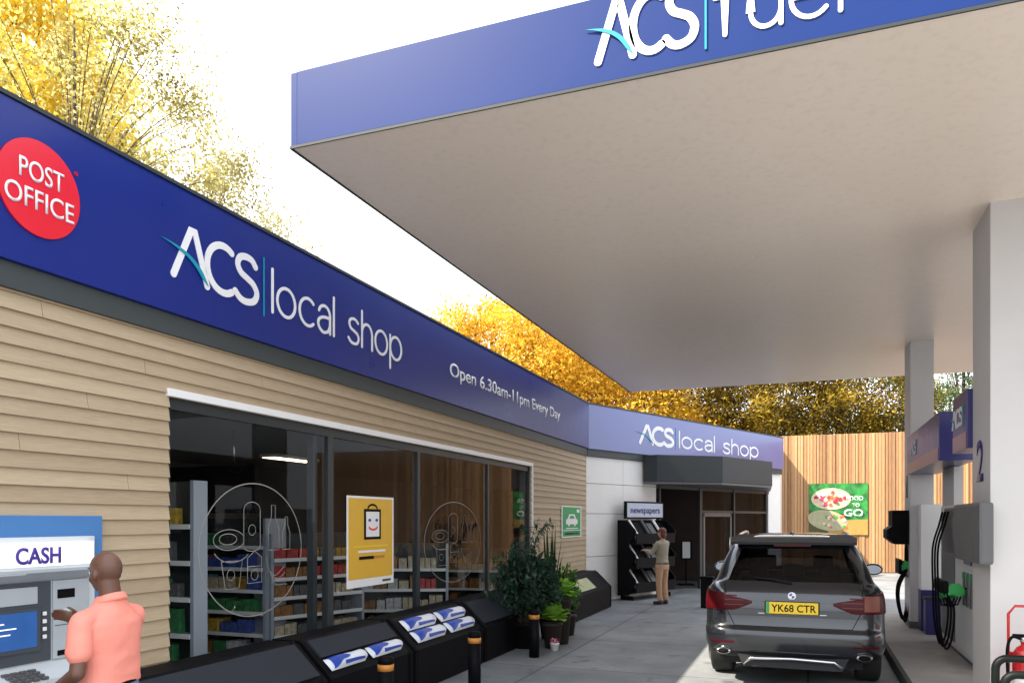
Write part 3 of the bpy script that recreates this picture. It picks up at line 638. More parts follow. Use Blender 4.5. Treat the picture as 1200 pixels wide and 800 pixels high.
AB_(yM-.58, 1.36, yM-.10, 1.47, .085, .092, 'atm_grey', 'panel', ds)
for k in range(4): AB_(yS+.03, 1.13+k*.05, yS+.055, 1.155+k*.05, .098, .108, 'white', 'screen_button', ds, .003)
AB_(yM+.012, .98, iR-.06, 1.50, .076, .092, 'atm_grey', 'reader_panel')
for za, zb_ in ((1.38,1.44),(1.00,1.035)): AB_(yM+.04, za, yM+.17, zb_, .092, .095, 'black', 'slot', None, 0)
AB_(yM+.07, 1.25, yM+.15, 1.31, .092, .12, 'leaf' if 0 else 'atm_pale', 'card_reader'); AB_(yM+.085, 1.265, yM+.135, 1.29, .12, .123, 'nozzle_green', 'reader_lamp', None, 0)
AB_(yM+.02, 1.20, iR-.07, 1.205, .092, .094, 'atm_dark', 'seam', None, 0)
kb = MB().prism([(x+.076,iL+.02,.97),(x+.085,iL+.02,.97),(x+.30,iL+.02,.90),(x+.30,iL+.02,.80),(x+.076,iL+.02,.66)], (0,iR-iL-.04,0)).build('keypad_shelf', M['atm_pale'], atm, world=True)
kp = MB()
for i in range(4):
    for k in range(4):
        yy = yM-.40+i*.058; t = .07+k*.038; kp.box(x+.09+t, yy, .965-t*.326, x+.09+t+.027, yy+.042, .983-t*.326, .003)
kp.build('keypad', M['mgrey'], kb, world=True)
# ------------------------------------------------------------------ green sign on cladding
x = XW+.03; a, b = on_x(658,592,x), on_x(681,592,x); zb = on_x(658,630,x).z; zt = on_x(658,592,x).z; W_ = b.y-a.y; Hh = zt-zb
gs = thing('parking_sign', (x,a.y,zb), 'green and white sign with a car symbol on the timber cladding', 'sign')
def gr(a0,b0,a1,b1,m,nm,off): return MB().box(x+off, a.y+W_*a0, zb+Hh*b0, x+off+.003, a.y+W_*a1, zb+Hh*b1).build(nm, M[m], gs, world=True)
gr(0,0,1,1,'white','board',0); gr(.05,.04,.95,.965,'green','green_field',.004)
cp = [(.2,.42),(.2,.56),(.28,.6),(.36,.74),(.62,.74),(.70,.6),(.78,.56),(.78,.42),(.68,.42),(.68,.36),(.60,.36),(.60,.42),(.38,.42),(.38,.36),(.30,.36),(.30,.42)]
MB().prism([(x+.008, a.y+W_*p_, zb+Hh*q_) for p_, q_ in cp], (.003,0,0)).build('car_symbol', M['white'], gs, world=True)
MB().prism([(x+.012, a.y+W_*p_, zb+Hh*q_) for p_, q_ in ((.36,.60),(.41,.69),(.57,.69),(.62,.60))], (.002,0,0)).build('symbol_window', M['green'], gs, world=True)
gr(.74,.80,.88,.90,'white','star_symbol',.008); gr(.2,.27,.8,.30,'white','print_line',.008); gr(.05,.215,.95,.235,'white','print_line',.008); gr(.15,.09,.85,.15,'leafpale','print_line',.008)
# ------------------------------------------------------------------ storage bins below the window
fx = -4.04
def fy(u): return on_x(u,700,fx).y
def bunker(y0, y1, label, kind):
    t = thing('display_bunker', (fx,(y0+y1)/2,0), label, 'storage bin', 'black bunkers along the shop wall'); l = (y1-y0)/2-.015
    prof = [(-.64,0),(0,0),(0,.46),(-.03,.50),(-.31,.76),(-.36,.79),(-.64,.79)]
    MB().prism([(a,-l,b) for a, b in prof], (0,2*l,0)).build('body', M['black'], t)
    sd = Vector((.28,0,-.26)); nn = Vector((.26,0,.28)).normalized()
    if kind == 'lid': MB().obox(Vector((-.315,-l+.07,.765))+nn*.003, sd*1.0, (0,2*l-.14,0), nn*.02).build('lid', M['lid'], t); MB().box(-.02,-.12,.47,.03,.12,.50,.008).build('handle', M['black'], t)
    if kind == 'short': MB().obox(Vector((-.315,-l+.07,.765))+nn*.003, sd*.55, (0,2*l-.14,0), nn*.02).build('lid', M['lid'], t)
    if kind == 'label': MB().obox(Vector((-.25,-l*.5,.705))+nn*.003, sd*.75, (0,l*.75,0), nn*.004).build('label_panel', M['leaflabel'], t)
    for q in (-l, l-.06): MB().prism([(.004,q,.03),(.012,q,.03),(.012,q,.46),(-.30,q,.765),(-.36,q,.80),(-.36,q,.79),(-.31,q,.757),(-.02,q,.487),(.004,q,.455)], (0,.06,0)).build('edge_rib', M['blackm'], t)
    MB().box(-.6, -l+.02, -.0, -.04, l-.02, .03).build('plinth', M['blackm'], t)
    return t
M['leaflabel'] = pmat('pale_label', (.42,.44,.24,1), .6, var=.4, vscale=8)
yA = fy(384); yB = fy(484); yC = fy(566); yD = fy(628)
sp = 1.86
bunker(1.2, 3.05, 'black bunker beyond the lower left corner with a dark grey lid', 'lid')
bunker(3.1, yA, 'long black bunker nearest the man in orange, closed grey sloping lid', 'lid')
bunker(yA+.03, yB, 'black bunker with a short grey lid and two sacks on its front', 'short')
bunker(yB+.03, yC, 'open black bunker showing four white and blue sacks in two rows', 'open')
bunker(yC+.03, yD, 'black bunker with a closed grey lid next to the potted shrub', 'lid')
bunker(fy(671), fy(716), 'black bunker with a pale label on its slope, beyond the plants', 'label')
def sack(y0, y1, t0, t1, label):
    sd = Vector((.28,0,-.26)); nn = Vector((.26,0,.28)).normalized(); o = Vector((fx-.315,0,.765))+nn*.012
    bm = MB(); nu, nv = 18, 8; vs = []; L_ = y1-y0
    for side in (0,1):
        for i in range(nu+1):
            for j in range(nv+1):
                a = i/nu; b = j/nv; taper = 1 if a < .84 else 1-(a-.84)/.16*.75
                bb = .5+(b-.5)*taper
                thk = (.055*min(1,4*a*(1-a)*1.6)**.5*min(1,4*b*(1-b)*1.3)**.5+.004*math.sin(9*a+5*b+y0*7)) if side else 0
                vs.append(o+sd*(t0+(t1-t0)*bb)+Vector((0,y0+L_*a,0))+nn*max(thk, 0))
    k = (nu+1)*(nv+1); fs = []
    for i in range(nu):
        for j in range(nv):
            q = i*(nv+1)+j; fs.append((q, q+1, q+nv+2, q+nv+1)); fs.append((k+q, k+q+nv+1, k+q+nv+2, k+q+1))
    t = thing('sack', o+Vector((0,y0,0)), label, 'sack', 'white and blue sacks on the bunkers')
    bm.add(vs, fs, True).build('bag', M['bag_white'], t, world=True)
    def SP(a, b, e):
        taper = 1 if a < .84 else 1-(a-.84)/.16*.75; bb = .5+(b-.5)*taper
        thk = .055*min(1,4*a*(1-a)*1.6)**.5*min(1,4*b*(1-b)*1.3)**.5+.004*math.sin(9*a+5*b+y0*7)
        return o+sd*(t0+(t1-t0)*bb)+Vector((0,y0+L_*a,0))+nn*(thk+e)
    for nm, a0, a1, lo, hi in (('printed_patch',.05,.50,lambda t: .02+.35*t*t, lambda t: .95-.55*t+.06*math.sin(t*9)),('printed_patch',.30,.80,lambda t: .70+.12*t, lambda t: .93)):
        pv = []; pf = []
        for i in range(13):
            for j in range(7): t_ = i/12; aa = a0+(a1-a0)*t_; pv.append(SP(aa, min(.97,lo(t_)+(hi(t_)-lo(t_))*j/6), .006))
        for i in range(12):
            for j in range(6): q = i*7+j; pf.append((q, q+7, q+8, q+1))
        MB().add(pv, pf, True).build(nm, M['bag_blue'], t, world=True)
b0, b1 = yA+.12, yB-.10; mdl = (b0+b1)/2
sack(b0, mdl-.02, .62, .98, 'left sack of the two on the short-lidded bunker'); sack(mdl+.02, b1, .62, .98, 'right sack of the two on the short-lidded bunker')
b0, b1 = yB+.20, yC-.08; mdl = (b0+b1)/2
for r_, nm in ((0,'upper'),(1,'lower')):
    for q, nq in ((0,'left'),(1,'right')):
        y0 = b0 if q == 0 else mdl+.02; sack(y0, y0+(b1-b0)/2-.03, .06+r_*.48, .48+r_*.48, '%s %s sack of the four in the open bunker' % (nm, nq))
# ------------------------------------------------------------------ bollards
def bollard(x, y, label):
    t = thing('bollard', (x,y,0), label, 'bollard', 'black bollards with orange bands')
    MB().lathe([(.072,0),(.072,.53)]).build('post', M['black'], t); MB().lathe([(.0745,.5305),(.0745,.59)]).build('reflective_band', M['orange'], t)
    MB().lathe([(.072,.5905),(.072,.635),(.06,.655),(.03,.662)]).build('cap', M['black'], t); return t
for (u, v, D, lab) in ((452,0,7.1,'bollard in front of the short-lidded bunker, nearest the camera'),(556,0,8.7,'bollard in front of the open bunker with four sacks'),(626,0,10.8,'bollard beside the potted plants, farthest away')):
    p_ = at_d(u,609,D); bollard(p_.x, p_.y, lab)
# ------------------------------------------------------------------ plants
def leaf_quad(mb, c, d, up, L_, W_, bend=.2):
    d = d.normalized(); s = d.cross(up)
    if s.length < 1e-3: s = d.orthogonal()
    s.normalize(); n = s.cross(d)
    mb.add([c, c+d*L_*.45+s*W_*.5+n*L_*bend*.3, c+d*L_, c+d*L_*.45-s*W_*.5+n*L_*bend*.3], [(0,1,2),(0,2,3)])
def rv(): 
    while 1:
        v = Vector((random.uniform(-1,1), random.uniform(-1,1), random.uniform(-1,1)))
        if .05 < v.length < 1: return v
def shrub(loc, r, h, n, label, lm='leafdark', ls=.11):
    t = thing('potted_shrub', loc, label, 'plant')
    MB().lathe([(.15,0),(.2,.34),(.215,.34),(.215,.38),(.19,.38),(.19,.34)], seg=24).build('pot', M['blackm'], t)
    st = MB(); lf = MB()
    for i in range(46):
        a = random.uniform(0,2*PI); rr = r*math.sqrt(random.random()); top = Vector((rr*math.cos(a), rr*math.sin(a), .45+(h-.45)*(1-.55*(rr/r)**2)*random.uniform(.55,1)))
        b = Vector((.05*math.cos(a), .05*math.sin(a), .35)); mid = (b+top)/2+Vector((0,0,.08)); pts = spline([tuple(b), tuple(mid), tuple(top)], 5); st.tube(pts, .006, 5)
        for k in range(n//46):
            q = Vector(pts[random.randrange(3, len(pts))])+rv()*.10; leaf_quad(lf, q, rv()+Vector((0,0,.2)), Vector((0,0,1)), ls*random.uniform(.6,1.2), ls*.5)
    st.build('stem', M['bark'], t); lf.build('foliage', M[lm], t); return t
p_ = at_d(618,609,11.6); shrub((p_.x-.05,p_.y,0), .60, 1.62, 3400, 'tall dark green leafy shrub in front of the window end')
p_ = at_d(645,609,12.5)
t = thing('blade_plant', (p_.x,p_.y,0), 'spiky plant with upright dark blades behind the lime rosettes', 'plant')
MB().lathe([(.14,0),(.19,.36),(.2,.36),(.2,.4),(.17,.4)], seg=24).build('pot', M['blackm'], t)
mb = MB()
for i in range(34):
    a = random.uniform(0,2*PI); r0 = .05; tl = random.uniform(.05,.28); hgt = random.uniform(.6,1.35)
    if i < 7: hgt = random.uniform(1.2,1.5); tl = random.uniform(.02,.12)
    pts = [Vector((r0*math.cos(a), r0*math.sin(a), .38)), Vector(((r0+tl*.4)*math.cos(a),(r0+tl*.4)*math.sin(a),.38+hgt*.5)), Vector(((r0+tl)*math.cos(a),(r0+tl)*math.sin(a),.38+hgt))]
    s = Vector((-math.sin(a+.5), math.cos(a+.5), 0)); wd = .028
    mb.add([pts[0]-s*wd*.7, pts[0]+s*wd*.7, pts[1]+s*wd, pts[1]-s*wd, pts[2]], [(0,1,2,3),(3,2,4)])
mb.build('blades', M['leafblade'], t)
mb = MB()
for i in range(9):
    a = i*.8; pts = spline([(0,0,.4),(.05*math.cos(a),.05*math.sin(a),1.3),(.15*math.cos(a),.15*math.sin(a),1.7),(.35*math.cos(a),.35*math.sin(a),1.85)],5)
    if i < 4: mb.tube([Vector(q)-.32*Vector((CS,SN,0)) for q in pts], .005, 4)
    for q in pts[6:]:
        if i < 4:
            for _ in range(3): leaf_quad(mb, Vector(q)-.32*Vector((CS,SN,0)), rv()-Vector((0,0,.4)), Vector((0,0,1)), .12, .035)
mb.build('fronds', M['leafdark'], t)
def rosette(loc, r, n, potr, poth, label):
    t = thing('potted_rosette', loc, label, 'plant', 'lime green potted plants by the bunkers')
    MB().lathe([(potr*.7,0),(potr,poth),(potr*1.07,poth),(potr*1.07,poth+.03),(potr*.9,poth+.03)], seg=24).build('pot', M['darkpot'], t)
    mb = MB()
    for i in range(n):
        a = i*2.39996; e = .15+1.25*(1-i/n); e = random.uniform(.1,1.35)
        d = Vector((math.cos(a)*math.cos(e), math.sin(a)*math.cos(e), math.sin(e))); c = Vector((0,0,poth+.06))+d*.03
        L_ = r*random.uniform(.75,1.1); s = d.cross(Vector((0,0,1))).normalized(); n_ = s.cross(d)
        pts = [c, c+d*L_*.5+n_*L_*.06, c+d*L_*.85+n_*L_*.02, c+d*L_-n_*L_*.10]; wd = r*.27
        mb.add([pts[0]-s*wd*.3, pts[0]+s*wd*.3, pts[1]+s*wd, pts[1]-s*wd, pts[2]+s*wd*.8, pts[2]-s*wd*.8, pts[3]], [(0,1,2,3),(3,2,4,5),(5,4,6)])
    mb.build('leaves', M['leaflime'], t, smooth=True); return t
p_ = at_d(657,609,12.0); rosette((p_.x,p_.y,0), .30, 70, .17, .66, 'lime green rosette in a tall brown pot, the upper of the two')
p_ = at_d(647,609,11.6); rosette((p_.x,p_.y,0), .29, 70, .15, .34, 'lime green rosette in a small brown pot near the bollard, the lower of the two')
p_ = at_d(664,609,12.9)
t = thing('leafy_plant', (p_.x,p_.y,0), 'bright green leafy plant between the lime rosettes and the labelled bunker', 'plant')
MB().lathe([(.12,0),(.16,.3),(.17,.3),(.17,.33),(.14,.33)], seg=20).build('pot', M['darkpot'], t); mb = MB()
for i in range(420):
    d = rv(); c = Vector((d.x*.24, d.y*.24, .72+d.z*.40)); leaf_quad(mb, c, rv()+Vector((0,0,.3)), Vector((0,0,1)), .10, .05)
mb.build('foliage', leaf_mat('bright_leaf', [(.03,.10,.02,1),(.08,.22,.04,1),(.2,.36,.1,1)], .3, 5), t)
p_ = at_d(650,609,11.35)
t = thing('flower_pot', (p_.x,p_.y,0), 'tiny white pot with pink flowers on the paving by the rosettes', 'plant')
MB().lathe([(.05,0),(.07,.1),(.075,.1),(.06,.11)], seg=16).build('pot', M['white'], t); mb = MB()
for i in range(60): leaf_quad(mb, Vector((0,0,.13))+rv()*.06, rv(), Vector((0,0,1)), .035, .03)
mb.build('flowers', pmat('pink_petal', (.7,.25,.35,1), .6), t)
# ------------------------------------------------------------------ newspaper rack
s0 = sA(722)+.0; s1 = sA(771)-.05; RL = s1-s0
rk = thing('newspaper_rack', AB+an*.12+ad*s0, 'black three-tier newspaper rack with a header sign against the white wall', 'rack'); RO = WL[rk.name]
def rp(s, d, z): return RO+ad*s+an*d+Vector((0,0,z))
prof = [(0,.10),(.30,.12),(.52,.42),(.50,.50),(.30,.70),(.52,1.0),(.50,1.08),(.30,1.28),(.52,1.58),(.50,1.66),(.30,1.86),(0,1.90)]
MB().prism([rp(.0,d,z) for d, z in prof], ad*.04).build('side_panel', M['black'], rk, world=True); MB().prism([rp(RL-.04,d,z) for d, z in prof], ad*.04).build('side_panel', M['black'], rk, world=True)
MB().obox(rp(.04,0,.1), ad*(RL-.08), an*.03, (0,0,1.8)).build('back_panel', M['black'], rk, world=True)
for k in range(3):
    zb = .12+k*.58
    tr = MB().prism([rp(.04,.10,zb+.56),rp(.04,.12,zb+.56),rp(.04,.47,zb+.10),rp(.04,.50,zb+.12),rp(.04,.49,zb+.30),rp(.04,.515,zb+.30),rp(.04,.52,zb+.06),rp(.04,.43,zb+.05)], ad*(RL-.08)).build('tray', M['black'], rk, world=True)
    for q in range(3):
        a = .12+q*(RL-.2)/3
        MB().obox(rp(a+.10,.14,zb+.60), an*.29+Vector((0,0,-.40)), ad*.055, Vector((.02,0,.03))).build('price_strip', M['mgrey'] if q == 1 else M['offwhite'], tr, world=True)
MB().obox(rp(.05,.05,.0), ad*.05, an*.35, (0,0,.1)).build('foot', M['black'], rk, world=True); MB().obox(rp(RL-.1,.05,.0), ad*.05, an*.35, (0,0,.1)).build('foot', M['black'], rk, world=True)
hd = MB().obox(rp(.12,.1,1.93), ad*(RL-.12), an*.06, (0,0,.42)).build('header', M['black'], rk, world=True)
MB().obox(rp(.17,.161,1.97), ad*(RL-.22), an*.004, (0,0,.34)).build('header_face', pmat('pale_blue_sign', (.42,.47,.60,1), .4), hd, world=True)
text('newspapers', rp(.12+(RL-.12)/2+.0,.167,2.07), ad, (0,0,1), .16, RL*.72, pmat('navy_ink', (.02,.02,.14,1), .4), hd, align='CENTER', bold=.012)
k = 0
for tier, tn in ((0,'bottom'),(1,'middle'),(2,'top')):
    for q, qn in ((0,'left'),(1,'right')):
        zb = .12+tier*.58; a = .10+q*(RL-.16)/2
        nw = MB()
        for lay in range(4): nw.obox(rp(a+random.uniform(0,.02),.155+lay*.012,zb+.52-lay*.004+.008*lay), an*.29+Vector((0,0,-.39)), ad*(.22+.0*lay), an*.006+Vector((0,0,.006)))
        o = nw.build('newspaper_pile', M['mgrey']); tag(o, '%s pile of newspapers on the %s tier of the rack' % (qn, tn), 'newspapers', 'newspapers in the rack')
# ------------------------------------------------------------------ small litter bin at the door, notice on stand
p_ = at_d(829,609,16.9)
t = thing('litter_bin', (p_.x,p_.y,0), 'small black litter bin left of the car by the entrance', 'bin')
MB().box(-.13,-.13,0,.13,.13,.62,.02).build('body', M['black'], t); MB().box(-.15,-.15,.621,.15,.15,.68,.02).build('rim', M['blackm'], t)
p_ = at_d(804,609,22.6)
t = thing('notice_stand', (p_.x,p_.y,.02), 'white notice on a dark stand inside the open entrance', 'notice', None, TH)
MB().box(-.22,-.2,0,.22,.2,.03).build('base', M['black'], t); MB().tube([(0,0,.03),(0,0,.8)], .02).build('post', M['black'], t); MB().box(-.16,-.03,.74,.16,0,1.28).build('board', M['black'], t); MB().box(-.11,-.034,.78,.11,-.0305,1.25).build('sheet', M['white'], t)
# ------------------------------------------------------------------ FUEL CANOPY
CX, CYF, CYB, CZ, CT = -3.70, 5.1, 17.35, 4.8, 5.37
can = thing('fuel_canopy', (1.7,11,0), 'large flat fuel canopy with blue fascia on two white columns', 'canopy')
mb = MB().box(CX-.052, CYF-.052, CZ-.008, 9.0, CYB+.05, CZ-.001); mb.box(CX+.03, CYF+.03, CZ, 9.0, CYB-.03, CZ+.12); mb.build('soffit', M['soffit'], can, world=True)
ff = MB().box(CX, CYF-.06, CZ, 9.1, CYF+.029, CT, .005).build('front_fascia', M['canopy_blue'], can, world=True)
MB().box(CX-.06, CYF-.055, CZ, CX+.0, CYB+.06, CT, .005).build('side_fascia', M['canopy_blue'], can, world=True)
MB().box(CX+.001, CYB-.029, CZ+.005, 9.1, CYB+.06, CT, .005).build('rear_fascia', M['canopy_blue'], can, world=True)
MB().box(9.0, CYF+.03, CZ+.005, 9.09, CYB-.03, CT, .005).build('end_fascia', M['canopy_blue'], can, world=True)
MB().box(CX+.001, CYF+.03, CT-.12, 9.0, CYB-.03, CT-.03).build('deck', M['mgrey'], can, world=True)
MB().box(CX-.066, CYF-.066, CZ-.022, 9.1, CYF-.0525, CZ-.001).build('drip_edge', M['charcoal'], can, world=True)
MB().box(CX-.066, CYF-.052, CZ-.022, CX-.0525, CYB+.06, CZ-.001).build('drip_edge', M['charcoal'], can, world=True)
yq = CYF-.061
ax0, ax1, ax2, ax3 = on_y(701,0,yq).x, on_y(812,0,yq).x, on_y(843,0,yq).x, on_y(985,0,yq).x
zb_ = on_y(705,76,yq).z; ht = .365
logo((ax0, yq-.001, 4.938), (1,0,0), (0,0,1), ht, 0, ff, 'fuel', ax1-ax0, ax2-ax1, ax3-ax2, .027, .014)
for i, (y0, y1, n_) in enumerate(((8.17,8.98,'2'),(14.1,14.9,'1'))):
    c = MB().box(1.55, y0, .15, 1.89, y1, CZ+.011, .006).build('column', M['column'], can, world=True)
    MB().box(1.535, y0-.015, .15, 1.905, y1+.015, .26, .004).build('plinth', M['mgrey'], c, world=True)
    text(n_, (1.547, y0+.58 if n_ == '2' else y0+.66, 2.28), (0,-1,0), (0,0,1), .40 if n_ == '2' else .38, .30, M['purple'], c, bold=.02)
# pump signs between the columns
def psign(y0, y1, label, tx):
    t = thing('pump_sign', (1.7,(y0+y1)/2,2.62), label, 'sign', 'purple boxed signs above the pumps')
    MB().box(1.50, y0, 2.63, 1.93, y1, 3.23, .01).build('box', M['purple'], t, world=True)
    MB().box(1.494, y0+.02, 2.63, 1.4995, y1-.02, 2.80).build('lower_band', pmat('copper_band', (.33,.14,.10,1), .3), t, world=True)
    logo((1.4975, tx+.5, 2.90), (0,-1,0), (0,0,1), .17, 0, t, None, .55, .10, 0, .018, .008)
    return t
psign(10.8, 14.05, 'long purple boxed sign above the farther pump', 13.0); psign(9.0, 9.80, 'short purple boxed sign behind the column marked 2', 9.3)
# ------------------------------------------------------------------ PUMPS
def hose(pts, r=.0125): return MB().tube(spline([tuple(q) for q in pts], 8), r, 8)
def nozzle(parent, x, y, z, m='nozzle_green'):
    n = MB(); n.prism([(x-.16,y,z+.03),(x-.10,y,z+.10),(x+.0,y,z+.11),(x+.05,y,z+.05),(x+.05,y,z-.03),(x-.02,y,z-.05),(x-.08,y,z-.02),(x-.15,y,z-.06)], (0,.055,0)); o = n.build('nozzle', M[m], parent, world=True)
    g = MB(); g.tube([Vector((x-.15,y+.028,z-.03)), Vector((x-.13,y+.028,z-.14)), Vector((x-.02,y+.028,z-.15)), Vector((x+.02,y+.028,z-.03))], .012, 8); g.tube([Vector((x+.03,y+.028,z+.04)), Vector((x+.12,y+.028,z+.06))], .012, 8); g.build('grip', M['black'], o, world=True)
def pump(y0, y1, xp, ztop, label, near):
    t = thing('fuel_pump', (xp+.3,(y0+y1)/2,.15), label, 'fuel pump', 'fuel pumps on the island')
    MB().box(xp, y0, .20, xp+.55, y1, ztop, .015).build('body', M['offwhite'] if near else M['column'], t, world=True)
    MB().box(xp+.02, y0+.02, .15, xp+.53, y1-.02, .20).build('plinth', M['purple'], t, world=True)
    return t
# near pump (2)
p2 = pump(10.35, 12.9, 1.82, 2.1, 'nearer white fuel pump with a big grey hose housing, behind column 2', True)
MB().box(1.84, 11.95, 2.101, 1.95, 12.9, 2.625).build('sign_post', M['column'], p2, world=True)
MB().box(1.812, 10.42, .28, 1.8195, 11.6, 1.30).build('front_panel', M['white'], p2, world=True)
MB().box(1.812, 11.72, .28, 1.8195, 12.8, 2.0).build('side_panel', M['mgrey'], p2, world=True)
MB().box(1.42, 7.95, 1.50, 1.54, 9.25, 2.06, .03).build('hose_housing', M['mgrey'], p2, world=True)
MB().box(1.58, 9.1, 1.6, 1.70, 10.45, 1.95, .02).build('housing_arm', M['mgrey'], p2, world=True)
MB().box(1.60, 10.3, 1.5, 1.86, 11.1, 2.05, .02).build('housing_arm', M['mgrey'], p2, world=True)
lb = MB().box(1.80, 10.55, 1.36, 1.811, 11.0, 1.46).build('grade_label', M['purple'], p2, world=True)
for k in range(3):
    b = MB().box(1.795, 10.5+k*.22, .85, 1.811, 10.6+k*.22, 1.26, .004).build('nozzle_slot', M['mgrey'], p2, world=True)
    MB().box(1.785, 10.51+k*.22, 1.18, 1.7945, 10.59+k*.22, 1.25).build('grade_button', M['nozzle_green'], b, world=True)
for k in range(3):
    y = 10.75+k*.22
    nozzle(p2, 1.72, y, 1.02-.03*k)
    hose([(1.58,y-.1,2.0),(1.56,y,1.85),(1.50,y+.1,1.55),(1.50,y+.1,1.1),(1.52,y+.1,.6),(1.58,y+.1,.32),(1.64,y+.05,.45),(1.66,y+.02,.8),(1.58,y,1.0)]).build('hose', M['black'], p2, world=True)
MB().box(1.53, 10.72, 1.0, 1.60, 11.45, 1.16, .03).build('holster', M['black'], p2, world=True)
# far pump (1)
p1 = pump(14.95, 16.1, 1.71, 2.17, 'farther white fuel pump with a black hose housing, beside column 1', False)
p1b = MB().box(1.66, 13.75, .80, 2.35, 14.06, 2.15, .01).build('cabinet', M['white'], p1, world=True)
MB().box(1.66, 13.75, .151, 2.35, 14.06, .799, .008).build('cabinet_base', M['purple'], p1, world=True)
MB().box(1.662, 14.07, .17, 1.705, 14.95, 2.12).build('side_panel', M['column'], p1, world=True)
MB().box(1.650, 14.3, 1.35, 1.661, 14.8, 1.75).build('display', M['atm_dark'], p1, world=True)
hs = MB().prism([(1.22,14.25,1.60),(1.22,14.25,1.74),(1.30,14.25,1.80),(1.30,14.25,2.06),(1.64,14.25,2.06),(1.64,14.25,1.50),(1.34,14.25,1.50)], (0,.7,0)).build('hose_housing', M['black'], p1, world=True)
for k in range(3):
    y = 14.35+k*.2
    hose([(1.62,y,2.0),(1.60,y,1.8),(1.55,y,1.5),(1.53,y,1.1),(1.42,y,.8),(1.42,y,.5),(1.50,y,.22),(1.56,y,.5),(1.57,y,1.0)], .014).build('hose', M['black'], p1, world=True)
nozzle(p1, 1.60, 14.3, 1.12); nozzle(p1, 1.60, 14.6, 1.12)
MB().box(1.40, 14.3, 1.0, 1.46, 14.9, 1.25, .03).build('holster', M['black'], p1, world=True)
p_ = at_d(1096,609,12.0)
t = thing('forecourt_bin', (p_.x,p_.y,.15), 'navy forecourt bin between the two fuel pumps', 'bin')
MB().box(-.15,-.15,0,.15,.15,.52,.01).build('body', M['purple'], t); MB().prism([(-.16,-.16,.521),(.16,-.16,.521),(.16,.16,.521),(-.16,.16,.521)], (0,0,.05)).build('lid', M['charcoal'], t)
# ------------------------------------------------------------------ hoop barriers + extinguisher
def hoop(y, label, h, x0):
    t = thing('hoop_barrier', (x0,y,.15), label, 'barrier', 'black tube hoops in front of column 2'); w = 1.2; r = .09
    pts = [(0,0,0),(0,0,h-r)]+[(r-r*math.cos(R(a)),0,h-r+r*math.sin(R(a))) for a in range(15,90,15)]+[(r,0,h),(w-r,0,h)]+[(w-r+r*math.sin(R(a)),0,h-r+r*math.cos(R(a))) for a in range(15,90,15)]+[(w,0,h-r),(w,0,0)]
    MB().tube(pts, .032, 14).build('tube', M['hoopblack'], t)
    for q in (0,w): MB().lathe([(.07,0),(.07,.012),(.04,.012)], (q,0,0), 20).build('foot_plate', M['charcoal'], t)
hoop(7.55, 'farther black tube hoop at the foot of column 2', .595, 1.47); hoop(6.9, 'nearer black tube hoop in front of the fire extinguisher', .575, 1.40)
ex = thing('extinguisher_stand', (1.85,7.92,.15), 'red tubular stand holding the fire extinguisher by column 2', 'stand')
pts = [(-.21,0,0),(-.21,0,.93),(-.16,0,1.0),(.16,0,1.0),(.21,0,.93),(.21,0,0)]; MB().tube(pts, .012, 10).build('frame', M['red'], ex)
MB().box(-.22,-.14,0,.22,.10,.02).build('base', M['red'], ex); MB().box(-.21,-.004,.55,.21,.004,.60).build('cross_bar', M['red'], ex)
fe = thing('fire_extinguisher', (1.735,7.80,.172), 'red fire extinguisher on the stand by column 2', 'fire extinguisher')
MB().lathe([(.08,0),(.09,.02),(.09,.55),(.085,.59),(.06,.635),(.03,.655),(.028,.68)], seg=28).build('cylinder', M['red'], fe)
MB().lathe([(.035,.6805),(.035,.72),(.02,.73)], seg=16).build('valve', M['chrome'], fe); MB().box(-.09,-.012,.725,.05,.012,.75,.004).build('handle', M['black'], fe)
MB().tube(spline([(-.03,0,.71),(-.10,-.02,.72),(-.135,-.03,.6),(-.125,-.04,.3),(-.11,-.05,.15)],6), .013, 8).build('hose', M['black'], fe); MB().lathe([(.0915,.25),(.0915,.42)], seg=28).build('label_band', M['white'], fe)
# ------------------------------------------------------------------ FENCE + poster + trees
FY = 31.0
fe_ = thing('timber_screen', (3,FY,0), 'tall slatted timber screen wall at the back of the forecourt', 'fence')
mb = MB(); x = -5.0; k = 0
while x < 12:
    d = .05 if k % 3 else .02; mb.box(x+.006, FY-d, .02, x+.104, FY+.05, 5.05); x += .11; k += 1
mb.build('slats', M['woodfence'], fe_, world=True); MB().box(-5,FY+.051,.0,12,FY+.12,5.0).build('backing', M['blackm'], fe_, world=True)
yp = FY-.09; a = on_y(948,566,yp); b = on_y(1017,568,yp); zt = 3.24; zb = 1.36; X0, X1 = a.x, b.x; W_ = X1-X0; Hh = zt-zb
fp = thing('food_poster', (X0,yp,zb), 'green FOOD TO GO poster with a filled wrap on the timber screen', 'poster')
def poly(pts, off, m, nm): return MB().prism([(X0+W_*p_, yp-off, zb+Hh*q_) for p_, q_ in pts], (0,-.004,0)).build(nm, m, fp, world=True)
m, nt, out = new_mat('poster_backdrop'); L = nt.links.new; pr = nt.nodes.new('ShaderNodeBsdfPrincipled'); L(pr.outputs[0], out.inputs[0]); tc = nt.nodes.new('ShaderNodeTexCoord'); nz = nt.nodes.new('ShaderNodeTexNoise'); nz.inputs['Scale'].default_value = 2.2; L(tc.outputs['Object'], nz.inputs[0]); cr = nt.nodes.new('ShaderNodeValToRGB'); cr.color_ramp.elements[0].position = .35; cr.color_ramp.elements[0].color = (.005,.04,.01,1); cr.color_ramp.elements[1].position = .65; cr.color_ramp.elements[1].color = (.03,.30,.05,1); L(nz.outputs[0], cr.inputs[0]); L(cr.outputs[0], pr.inputs['Base Color'])
MB().box(X0, yp, zb, X1, yp+.04, zt).build('board', m, fp, world=True)
